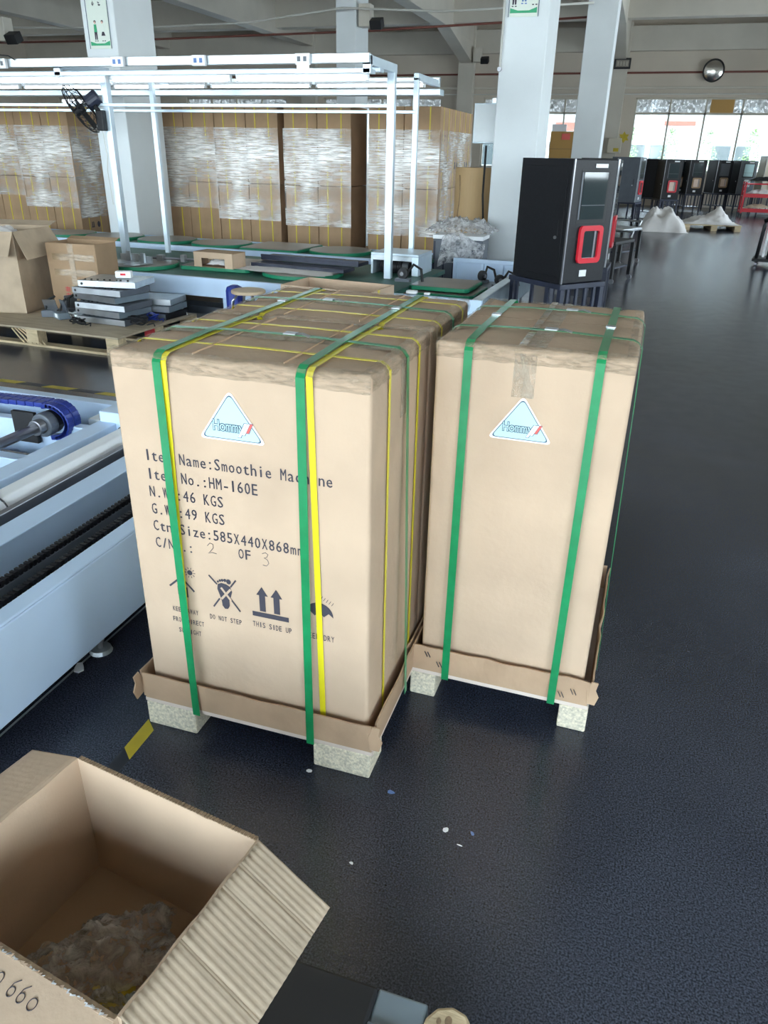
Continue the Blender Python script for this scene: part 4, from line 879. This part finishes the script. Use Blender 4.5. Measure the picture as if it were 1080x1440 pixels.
for k in range(3):
    mb = MB(); vs = []; n = 8
    for i in range(n+1):
        q = i/n; rad = .035+.145*q; 
        for e, zz in ((-.34, -.018), (0, 0), (.34, .018)): a = R(120*k)+e*(1.1-.25*q)+.25*q; vs.append((rad*math.cos(a), rad*math.sin(a), zz))
    mb.add(vs, [(i*3+j, (i+1)*3+j, (i+1)*3+j+1, i*3+j+1) for i in range(n) for j in range(2)], T=Q); mb.build('blade', 'blackrub', fan, smooth=True)
MB().cyl((0, 0, -.03), (0, 0, .06), .035, 16, T=Q).build('hub', 'black', fan, bevel=.004)
MB().cyl((0, 0, -.19), (0, 0, -.06), .062, 18, T=Q).build('motor', 'navy', fan, bevel=.014)
MB().box(-.02, .02, -.02, .02, -.003, .003, T=Q @ tr(0.0, .0625, -.12) @ rot('X', R(90))).build('white_label', 'white', fan)
MB().tube([tuple(fc-ax*.13), (-.03, -.01, .08), (.0, 0, .04)], .02, 8).build('neck', 'black', fan); MB().box(-.03, .04, -.03, .03, -.10, .06).build('wall_bracket', 'black', fan, bevel=.008)
MB().tube([(.0, 0, -.08), (.02, 0, -.3), (.0, 0, -.42), (.015, 0, -.7)], .003).build('power_cord', 'pipe_w', fan)

# the whole line stands very slightly askew to the room
bpy.context.view_layer.update()
SKEW = Matrix.Translation((0, 4.17, 0)) @ Matrix.Rotation(R(-2.6), 4, 'Z') @ Matrix.Translation((0, -4.17, 0))
for o in SKEW_SET: o.matrix_world = SKEW @ o.matrix_world
# ================================================================ WRAPPED CARTON STACKS
SG = 'cartons in the film-wrapped stacks'
def st_carton(x, y, z, dep, label, side=False):
    t = thing('stacked_carton', label, 'carton', (x, y, z), 0, SG)
    B('body', .003, .432, 0.003, dep-.003, 0, .866, 'card_far', t, .006)
    for q in (.13, .31): MB().box(q-.007, q+.007, -.003, .0005, 0, .866).build('carton_strap', 'yellow_dim', t)
    if side:
        for q in (.16, .42): MB().box(.432, .4345, q-.006, q+.006, 0, .866).build('side_strap', 'yellow_dim', t)
        k = MB(); Ts = Matrix(((0, 0, 1, .4335), (1, 0, 0, 0), (0, 1, 0, 0), (0, 0, 0, 1)))
        for r_ in range(5): text(k, ['ITEM NAME', 'ITEM NO', 'N.W', 'G.W', 'C/NO'][r_], .06, .56-.05*r_, .026, .028, Ts, .74)
        bar(k, .2, .22, .26, .22, .012, Ts, .002); bar(k, .22, .22, .22, .29, .016, Ts, .002); bar(k, .25, .22, .25, .29, .016, Ts, .002); disc(k, .36, .25, .03, .04, Ts, .002)
        k.build('side_print', 'ink', t)
    return t
SX = [('far left', -8.14, 2, 0), ('second left', -7.27, 2, 1), ('left middle', -5.09, 2, 0), ('middle', -4.215, 2, 0), ('right middle', -3.265, 2, 0), ('rightmost', -2.175, 2, 1)]
for (nm_, x0, n, sd) in SX:
    t = thing('pallet', 'wooden pallet under the %s wrapped carton stack' % nm_, 'pallet', (x0, 8, 0))
    B('deck', 0, .87, 0, 1.755, .10, .118, 'wood', t)
    for x in (0, .38, .76): B('runner', x, x+.1, 0, 1.755, 0, .10, 'wood', t)
    rows = 3 if sd else 1
    for lv in (0, 1):
        for c in (0, 1):
            for rw in range(rows):
                if rw > 0 and c == 0: continue
                o = st_carton(x0+c*.437, 8+rw*.586, .12+lv*.872, .585, '%s %s carton, %s row of the %s wrapped stack' % ('upper' if lv else 'lower', 'left' if c == 0 else 'right', ('front', 'middle', 'back')[rw], nm_), side=bool(sd and c == 1))
    ft = thing('stretch_film', 'crinkled clear stretch film round the %s carton stack' % nm_, 'film', (x0, 7.99, .12))
    zz0 = [.62, .48, .56, .44, .40, .34][[a[0] for a in SX].index(nm_)]
    mb = MB(); wrinkled(mb, lambda u, v: ((-.006+u*.885, -.006, zz0+v*(1.50-zz0)), (0, -1, 0)), 50, 60, .003, x0); 
    mb.build('front_film', 'film', ft, smooth=True)
    if sd: mb = MB(); wrinkled(mb, lambda u, v: ((.884, u*1.77, .35+v*1.15), (1, 0, 0)), 60, 60, .003, x0+3); mb.build('side_film', 'film', ft, smooth=True)

# roll, plastic, crate
t = thing('paper_roll', 'tall brown corrugated paper roll standing left of the right column', 'roll', (-.80, 7.62, 0))
MB().cyl((0, 0, 0), (0, 0, 1.245), .205, 40).build('roll', 'brownroll', t, smooth=False, bevel=.004); MB().cyl((0, 0, 1.2452), (0, 0, 1.247), .04, 16).build('core_hole', 'card_edge', t)
MB().tube([(-.12-.01*math.sin(i), -.168, .0+i*.09) for i in range(14)], .006, 5).build('torn_seam', 'card_edge', t)
t = thing('dark_crate', 'dark speckled crate under clear plastic left of the right column', 'crate', (-.68, 6.62, 0)); B('body', -.26, .25, -.16, .16, 0, .60, 'charcoal', t, .01); B('lid', -.265, .255, -.165, .165, .60, .64, 'white', t, .006)
for i in range(5): B('rib', -.25+i*.1, -.235+i*.1, -.168, -.16, .02, .58, 'navy', t)
o = crumple('plastic_sheet', 'crumpled clear plastic sheeting heaped on the dark crate', 'plastic', (-.68, 6.62, .642), 0, .62, .46, .17, 'bag', 12, n=40)
mb = MB(); wrinkled(mb, lambda u, v: ((-.88+u*.44+.05*v, 6.44-.03*v, .33+.30*v+.05*math.sin(u*5)), (0, -1, 0)), 30, 20, .03, 7)
tag(mb.build('plastic_bag', 'bag', smooth=True), 'silvery plastic bag hanging over front of the dark crate', 'bag')

# stool
t = thing('round_stool', 'round pale wooden stool behind the left pallet', 'stool', (-1.62, 3.72, 0))
MB().cyl((0, 0, .43), (0, 0, .455), .125, 32).build('seat', 'seat', t, bevel=.008)
for k in range(4): a = R(45+90*k); MB().tube([(.08*math.cos(a), .08*math.sin(a), .43), (.12*math.cos(a), .12*math.sin(a), .38), (.15*math.cos(a), .15*math.sin(a), 0)], .011).build('leg', 'steel', t, smooth=True)
MB().tube([(.138*math.cos(R(a)), .138*math.sin(R(a)), .16) for a in range(0, 360, 15)], .006, 6, closed=True).build('ring', 'steel', t)
t = thing('blue_cushion', 'small dark blue bundle tucked behind the round stool', 'bundle', (-1.86, 3.95, 0)); MB().box(-.06, .06, -.06, .06, 0, .44).build('bundle', 'bluechain', t, bevel=.04)

# ================================================================ LEFT PALLET WITH BOXES AND PARTS
pw = thing('pallet', 'wooden pallet at left carrying two boxes and metal parts', 'pallet', (-2.42, 3.21, 0), R(-3))
B('top_sheet', -1.75, 0, 0, 1.0, .125, .14, 'ply', pw, .002)
for y in (0, .455, .91): B('bottom_board', -1.75, 0, y, y+.09, 0, .018, 'wood', pw, .002)
for x in (-1.75, -.85, -.11):
    for y in (0, .455, .91): B('block', x, x+.11, y, y+.09, .018, .125, 'wood', pw, .003)
MB().box(-.115, -.02, .45, .56, .018, .122).build('red_tag', 'redpaint', pw)
for i in range(6):
    MB().tube([(-1.0+.02*i, .02+.01*i, .115), (-.92+.02*i, -.01+.02*i, .07), (-.88+.04*i, .0, .022)], .006).build('rope_strand', 'wood', pw)
def openbox(label, loc, rz, W, D, H, m, flaps, print_=False):
    t = thing('open_box', label, 'carton', loc, rz)
    B('bottom', -W, 0, 0, D, 0, .006, m, t)
    B('front', -W, 0, 0, .006, 0, H, m, t); B('back', -W, 0, D-.006, D, 0, H, m, t); B('side', -.006, 0, .006, D-.006, 0, H, m, t); B('side', -W, -W+.006, .006, D-.006, 0, H, m, t)
    for (s_, L_, dz) in flaps:
        P = {'r': [(0, 0, H), (0, D, H), (L_, D+.03, H-dz), (L_, -.03, H-dz)], 'f': [(-W, 0, H), (0, 0, H), (0, -L_, H-dz), (-W, -L_, H-dz)], 'b': [(-W, D, H), (0, D, H), (.0, D+L_, H-dz), (-W, D+L_, H-dz)], 'l': [(-W, 0, H), (-W, D, H), (-W-L_, D, H-dz), (-W-L_, 0, H-dz)]}[s_]
        P2 = [(x, y, z+.005) for x, y, z in P]
        MB().add(P+P2, [(0,1,2,3),(7,6,5,4),(0,4,5,1),(1,5,6,2),(2,6,7,3),(3,7,4,0)]).build('flap', m, t)
    if print_:
        for z in (.28, .40): MB().box(-W+.05, -.02, -.002, 0, z, z+.05).build('tape_band', 'tape', t)
        MB().box(-W/2-.025, -W/2+.025, -.003, -.001, 0, H).build('tape_band', 'tape', t)
        k = MB(); T_ = tr(0, -.0035, 0) @ VERT
        for (x, z) in ((-W*.72, .06), (-W*.72, .11), (-W*.72, .16), (-W*.42, .17), (-W*.17, .18)):
            for q in range(3): bar(k, x, z+q*.013, x+.045, z+q*.013, .005, T_)
            bar(k, x+.02, z-.005, x+.02, z+.035, .005, T_); bar(k, x+.038, z-.005, x+.038, z+.03, .004, T_)
        k.build('red_print', 'redpaint', t)
    return t
openbox('large grey-brown open carton at left end of the pallet, flap folded down', (-3.60, 3.66, .141), R(12), .62, .56, .62, 'card_dull', (('r', .10, .20), ('f', .12, .17), ('b', .14, -.03)))
openbox('brown taped carton with red printed marks behind the metal parts', (-3.06, 3.92, .141), R(2), .46, .28, .53, 'card_dark', (('b', .06, -.02),), True)
t = crumple('plastic_lining', 'white plastic peeking out of the large open carton at left', 'plastic', (-3.95, 3.95, .66), 0, .28, .25, .12, 'sheet', 44, n=16)
PG = 'stacked grey metal trays on the pallet'
tl = ['lowest', 'second lowest', 'third lowest', 'third from top', 'second from top', 'topmost bright']
for i in range(6):
    t = thing('metal_tray', '%s shallow metal tray in the bigger stack on the left pallet' % tl[i], 'tray', (-2.80+[0, -.02, .015, -.03, .0, .03][i], 3.72+[0, .02, -.01, .03, .0, .04][i], .142+i*.054), R([-4, -10, -3, -13, -5, 9][i]), PG)
    m_ = ['charcoal', 'steel', 'charcoal', 'steel', 'charcoal', 'steel'][i]; Lx = .23
    B('pan', -Lx, Lx, -.17, .17, 0, .046, 'galv' if i == 5 else ('blue_dark' if i % 2 else 'charcoal'), t, .003); B('front_lip', -Lx, Lx, -.174, -.17, .004, .046, 'steel', t); MB().cyl((-Lx+.03, -.176, .024), (-Lx+.03, -.1735, .024), .010, 12).build('hole', 'blackrub', t)
    mb = MB(); rr = random.Random(i)
    for q in range(8): x = -.2+q*.05+rr.uniform(-.01, .01); mb.cyl((x, -.12, .046), (x, -.12, .054), .008, 8)
    mb.build('connectors', 'blackrub', t)
for i in range(3):
    t = thing('metal_tray', ['lowest', 'middle', 'topmost'][i]+' shallow metal tray in the smaller stack at the right of the pallet', 'tray', (-2.62, 4.02, .142+.054*i), R([-6, 2, 6][i]), PG)
    B('pan', -.2, .2, -.14, .14, 0, .046, ['black', 'blue_dark', 'galv'][i], t, .003); B('front_lip', -.2, .2, -.144, -.14, .004, .046, 'steel' if i else 'charcoal', t)
t = thing('white_adapter', 'small white device lying on top of the metal trays', 'device', (-2.70, 3.76, .467), R(20)); B('case', -.06, .06, -.03, .03, 0, .05, 'white', t, .006); B('red_dot', -.02, .02, -.031, -.029, .02, .035, 'red', t)
def coil(label, x, y, z, rad, m, seed, n=4):
    rr = random.Random(seed); mb = MB()
    for k in range(n):
        cx, cy, q = rr.uniform(-.015, .015), rr.uniform(-.015, .015), rad*rr.uniform(.75, 1.1); ph = rr.uniform(0, 6)
        mb.tube([(cx+q*math.cos(R(a)), cy+q*.8*math.sin(R(a)), .012+.02*(1+math.sin(R(a)+ph))+.004*k) for a in range(0, 360, 20)], .0055, 5, closed=True)
    mb.tube([(rad, 0, .01), (rad*1.6, .03, .02), (rad*2.1, -.01, .01)], .0055, 5)
    o = mb.build('cable_coil', m); o.location = (x, y, z); tag(o, label, 'cable')
coil('coil of black cable in front of the metal trays', -2.92, 3.44, .142, .05, 'blackrub', 1)
coil('coil of white cable at the right end of the pallet', -2.50, 4.10, .142, .055, 'white', 2, 5)
coil('black cable heap between the two tray stacks', -2.52, 3.62, .142, .07, 'blackrub', 3, 6)
coil('bundle of blue and black cable behind the larger tray stack', -2.50, 3.80, .142, .04, 'bluechain', 4, 4)
coil('white and grey cable loop left of the metal trays', -3.08, 3.60, .142, .045, 'galv', 5, 4)
for i, (x, y, a) in enumerate(((-3.36, 3.66, 20), (-3.22, 3.62, -30), (-3.27, 3.82, 60), (-3.12, 3.76, 10))):
    t = thing('metal_part', ['grey bent metal part beside the large open carton', 'small box-shaped metal part with white label left of the trays', 'dark angled metal part standing behind the labelled one', 'grey metal clamp part between cartons and trays'][i], 'part', (x, y, .142), R(a))
    B('plate', -.06, .06, -.05, .05, 0, .05, 'blue_dark' if i % 2 else 'charcoal', t, .003)
    MB().box(-.05, .05, -.004, .004, 0, .11, T=tr(0, .03, .03) @ rot('X', R(25-15*i))).build('bent_flange', 'steel' if i % 2 == 0 else 'charcoal', t)
    MB().tube([(-.04, 0, .05), (-.02, .02, .12), (.04, .03, .15)], .009).build('rod', 'blackrub', t)
    if i == 1: B('white_label', -.02, .03, -.052, -.050, .012, .042, 'white', t)
# ================================================================ VENDING MACHINES
def machine(label, x, y, yaw, W, D, Hh=.87, zb=.49, body='black', hatch_mat='glass', red='red', door='black', stand=True, win='glass', group='machine cabinets along the aisle'):
    t = thing('machine_cabinet', label, 'cabinet', (x, y, zb), yaw, group)     # origin: middle of the front foot, front faces -Y
    B('body', -W/2, W/2, .012, D, 0, Hh, body, t, .004); B('front_panel', -W/2+.004, W/2-.004, 0, .012, .004, Hh-.004, door, t, .003)
    B('window_recess', -W*.32, W*.36, -.001, .001, Hh*.50, Hh*.92, 'blackrub', t)
    B('window_glass', -W*.25, W*.30, -.003, -.001, Hh*.53, Hh*.90, win, t); B('glass_bar', -W*.25, W*.30, -.0036, -.003, Hh*.64, Hh*.645, 'charcoal', t); B('side_strip', -W*.30, -W*.27, -.003, -.001, Hh*.53, Hh*.90, 'charcoal', t)  # plain charcoal strip along the left of the glass
    # rounded red frame round the serving opening
    zc = Hh*.325; hw_, hh = W*.27, Hh*.155; out = []; inn = []
    for (sx_, sz, a0) in ((1, 1, 0), (-1, 1, 90), (-1, -1, 180), (1, -1, 270)):
        for k in range(6):
            a = R(a0+18*k); out.append((.02+sx_*(hw_-.035)+.035*math.cos(a), zc+sz*(hh-.035)+.035*math.sin(a))); inn.append((.02+sx_*(hw_-.035)+.016*math.cos(a)-sx_*.018, zc+sz*(hh-.035)+.016*math.sin(a)-sz*.018))
    n = len(out); vs = [(a, -.022, b) for a, b in out]+[(a, -.022, b) for a, b in inn]+[(a, .0, b) for a, b in out]+[(a, .0, b) for a, b in inn]
    fs = [(i, (i+1) % n, n+(i+1) % n, n+i) for i in range(n)]+[(i, 2*n+i, 2*n+(i+1) % n, (i+1) % n) for i in range(n)]+[(n+i, n+(i+1) % n, 3*n+(i+1) % n, 3*n+i) for i in range(n)]
    MB().add(vs, fs).build('red_frame', red, t)
    B('serving_hatch', .02-hw_+.03, .02+hw_-.03, -.004, -.001, zc-hh+.03, zc+hh-.03, hatch_mat, t); B('hatch_post', .02+hw_*.35, .02+hw_*.5, -.007, -.004, zc-hh+.03, zc+hh-.03, 'shaft', t)  # flat hatch panel in the passed material
    B('name_plate', -W*.02, W*.26, -.005, -.003, Hh*.935, Hh*.965, 'white', t); B('service_sticker', -W*.10, W*.06, -.005, -.001, Hh*.055, Hh*.11, 'white', t)
    # left side: inset door with lock
    B('side_door', -W/2-.006, -W/2, .05, D-.03, .05, Hh-.05, body, t, .002)
    MB().cyl((-W/2-.016, .11, Hh*.38), (-W/2-.006, .11, Hh*.38), .012, 12).build('door_lock', 'steel', t); B('door_handle', -W/2-.012, -W/2-.006, .085, .095, Hh*.40, Hh*.52, 'blackrub', t)
    B('corner_trim', -W/2-.003, -W/2+.010, -.003, .010, 0, Hh, 'shaft' if body == 'black' else 'steel', t)
    if stand:
        s_ = thing('machine_stand', 'stand under the '+' '.join(label.split(',')[0].split()[:13]), 'stand', (x, y, 0), yaw, 'stands under the machine cabinets')
        B('top_frame', -W/2-.02, W/2+.02, -.02, D+.02, zb-.04, zb-.002, 'navy', s_, .004); B('lower_shelf', -W/2, W/2, .02, D-.02, .14, .155, 'navy', s_)
        for a in (-1, 1):
            for b in (0, 1):
                xx = a*(W/2-.01); yy = b*(D-.01); B('leg', xx-.02, xx+.02, yy-.02, yy+.02, .05, zb-.04, 'navy', s_); MB().cyl((xx-.012, yy, .028), (xx+.012, yy, .028), .028, 12).build('caster', 'blackrub', s_)
        for q in range(4): xx = -W/2+.08+q*(W-.16)/3; B('bar', xx-.012, xx+.012, -.01, .01, .14, zb-.04, 'navy', s_)
        for q in range(3): yy = .12+q*(D-.2)/2; B('bar', -W/2-.005, -W/2+.012, yy, yy+.03, .14, zb-.04, 'navy', s_)
    return t
# nearest cabinet: front corner seen at (.52,4.72)
ya = R(49); W0, D0 = .44, .57; fx = .52+W0/2*math.cos(ya); fy = 4.72+W0/2*math.sin(ya)
machine('tall black machine cabinet nearest the camera, red-framed hatch', fx, fy, ya, W0, D0)
machine('second black machine cabinet, mostly hidden right behind the nearest one', .80, 6.1, R(88), .42, .50, body='navy')
machine('black machine cabinet with red frame seen edge-on beside the grey one', .56, 13.0, R(86), .50, .60)
machine('large grey machine cabinet beyond the nearest black ones', 0.92, 17.5, R(76), .52, .62, body='charcoal', door='charcoal', Hh=.90)
machine('dark machine cabinet with bright red frame just right of the grey one', 1.45, 20.2, R(72), .50, .60)
def pale_hatch(): return M.setdefault('hatch', mat('pale_hatch_panel', (.72, .55, .45), .4))
pale_hatch()
machine('black machine cabinet with pale red-framed hatch behind the white sheeting', 1.62, 19.3, R(18), .42, .58, hatch_mat='hatch', red='redpaint')
machine('narrow black machine cabinet half hidden in the far row by the windows', 2.0, 23.6, R(30), .42, .58, hatch_mat='hatch', red='card_dark')
machine('black machine cabinet with copper-coloured hatch in the far row', 2.36, 23.0, R(12), .44, .58, hatch_mat='hatch', red='card_dark')
machine('black machine cabinet with pale orange hatch in the middle of the far row', 3.15, 24.2, R(22), .46, .60, hatch_mat='hatch', red='card_dark', win='charcoal')
machine('grey-fronted machine cabinet with white window left of the cream one', 3.78, 24.2, R(22), .50, .60, door='charcoal', win='sticker', hatch_mat='white', red='charcoal')
machine('cream metal machine cabinet at the right edge of the far row', 4.38, 23.2, R(10), .62, .6, Hh=1.0, body='cream', door='cream', win='cream', hatch_mat='cream', red='cream')
# aisle clutter
for i, (x, y) in enumerate(((.90, 8.6), (.95, 10.4))):
    t = thing('steel_trolley', ['low black trolley behind the second black cabinet', 'low steel roller trolley in front of the grey cabinet'][i], 'trolley', (x, y, 0), R(70-5*i))
    B('top', -.3, .3, 0, .5, .44, .48, 'blackrub' if i == 0 else 'steel', t, .01); B('shelf', -.28, .28, .03, .47, .16, .18, 'navy', t)
    for a in (-1, 1):
        for b in (0, 1): B('leg', a*.28-.02, a*.28+.02, b*.48-.01, b*.48+.03, .06, .44, 'blackrub', t); MB().cyl((a*.28-.012, b*.48, .03), (a*.28+.012, b*.48, .03), .03, 10).build('caster', 'shaft', t)
    MB().tube([(.3, .05, .48), (.36, .05, .55), (.36, .45, .55), (.3, .45, .48)], .014).build('handle', 'steel', t)
# white sheeting and pallet on the floor
t = thing('pallet', 'small wooden pallet on the floor partly under white sheeting', 'pallet', (2.55, 16.95, 0), R(4))
for y in (0, .3, .6, .9): B('deck_board', -.65, .55, y, y+.2, .10, .12, 'wood', t)
for x in (-.6, -.05, .42): B('runner', x, x+.12, 0, 1.1, 0, .10, 'wood', t)
def heap(name, label, x, y, sx_, sy_, h, peaks, m, seed):
    n = 40; vs = []
    for i in range(n+1):
        for j in range(n+1):
            u = i/n*2-1; v = j/n*2-1; e = max(0, (1-abs(u)**4)*(1-abs(v)**4)); z = h*e*(.5+.5*noise.noise(Vector((u*2, v*2, seed))))+.05*e*abs(noise.noise(Vector((u*7, v*7, seed))))
            for (pu, pv, ph, pr) in peaks: z += ph*.5*(1+math.cos(math.pi*min(1, math.hypot((u-pu), (v-pv)*.6)/pr)))*(1+.35*noise.noise(Vector((u*5, v*5, seed+9))))
            vs.append((x+u*sx_/2*(1+.1*noise.noise(Vector((v*2, seed, 0)))), y+v*sy_/2*(1+.1*noise.noise(Vector((u*2, seed, 3)))), max(.002, z*min(1, e*4))))
    o = MB().add(vs, [(i*(n+1)+j, (i+1)*(n+1)+j, (i+1)*(n+1)+j+1, i*(n+1)+j+1) for i in range(n) for j in range(n)]).build(name, m, smooth=True)
    return tag(o, label, 'sheeting')
heap('foam_sheeting', 'heap of white foam sheeting on the floor in front of the machine row', 1.52, 16.6, .95, 1.2, .42, ((-.6, .1, .16, .7), (.0, .2, .14, 1.0)), 'sheet', 3)
o = heap('foam_sheeting', 'white foam sheet draped over the small wooden pallet', 0, 0, 1.15, 1.0, .08, ((.35, .2, .26, .6), (-.3, .3, .08, .8)), 'sheet', 6); o.location = (2.45, 17.45, .122)
# red cart
t = thing('red_cart', 'red enamel tool cart with two shelves at the far right', 'cart', (3.95, 22.2, 0), R(2))
for z in (.14, .50, .80): B('shelf', -.42, .42, -.22, .22, z, z+.03, 'redpaint', t, .004); 
for z in (.17, .53): B('shelf_rim', -.42, .42, -.235, -.22, z-.04, z+.05, 'redpaint', t)
for a in (-1, 1):
    for b in (-1, 1): B('upright', a*.40-.022, a*.40+.022, b*.2-.02, b*.2+.02, .10, .86, 'redpaint', t); MB().cyl((a*.38-.014, b*.18, .05), (a*.38+.014, b*.18, .05), .05, 12).build('caster', 'blackrub', t)
for z, m_, lb_ in ((.17, 'card_dull', 'cloth-like tan bundle on the bottom shelf of the red cart'), (.53, 'sheet', 'white papers on the middle shelf of the red cart'), (.83, 'blackrub', 'dark flat tray on top of the red cart')):
    o = crumple('cart_load', lb_, 'load', (3.95, 22.2, z+.032), 0, .6, .3, .14, m_, 5, n=14)
t = thing('plastic_bag', 'pale plastic bag slumped on the right end of the red cart top', 'bag', (4.22, 22.3, .84)); crumple('bag', '', '', (0, 0, 0), 0, .3, .3, .3, 'bag', 9, n=16, par=t)
# black upright hand truck at the right edge
t = thing('hand_truck', 'black steel stand with casters at the right edge of the picture', 'stand', (2.86, 11.1, 0), R(-10))
for x in (-.13, .02, .17): MB().tube([(x-.02, -.03, .08), (x, 0, .55), (x+.02, .02, .62)], .026, 8).build('upright', 'blackrub', t, smooth=True)
MB().tube([(-.15, 0, .60), (0, 0, .66), (.2, .02, .66)], .03, 8).build('top_bar', 'black', t, smooth=True); B('foot_plate', -.2, .35, -.1, .4, .06, .10, 'black', t, .01)
for (x, y) in ((-.14, -.06), (.28, -.06), (-.14, .35), (.28, .35)): MB().cyl((x-.015, y, .03), (x+.015, y, .03), .03, 12).build('caster', 'shaft', t)
B('white_strip', -.08, -.05, -.02, .0, .12, .52, 'white', t); B('white_strip', .07, .10, -.02, .0, .12, .52, 'white', t)
# carton pile seen between columns
t = thing('carton', 'tall brown carton with pink label seen between the two right columns', 'carton', (-1.32, 21.6, 0)); B('lower', -.40, .40, 0, .5, 0, 1.30, 'orange', t, .01); B('upper', -.30, .40, .02, .5, 1.301, 1.98, 'orange', t, .01); B('pink_label', .0, .22, -.004, .02, 1.78, 1.93, 'red_ink', t); B('seam', -.30, .40, .015, .02, 1.55, 1.56, 'card_edge', t)
t = thing('carton', 'narrow brown carton left of the tall pink-labelled one', 'carton', (-2.0, 21.7, 0)); B('body', -.22, .22, 0, .5, 0, 1.7, 'card_dark', t, .01); B('seam', -.01, .01, -.002, 0, 0, 1.7, 'card_edge', t)

bpy.context.view_layer.update()
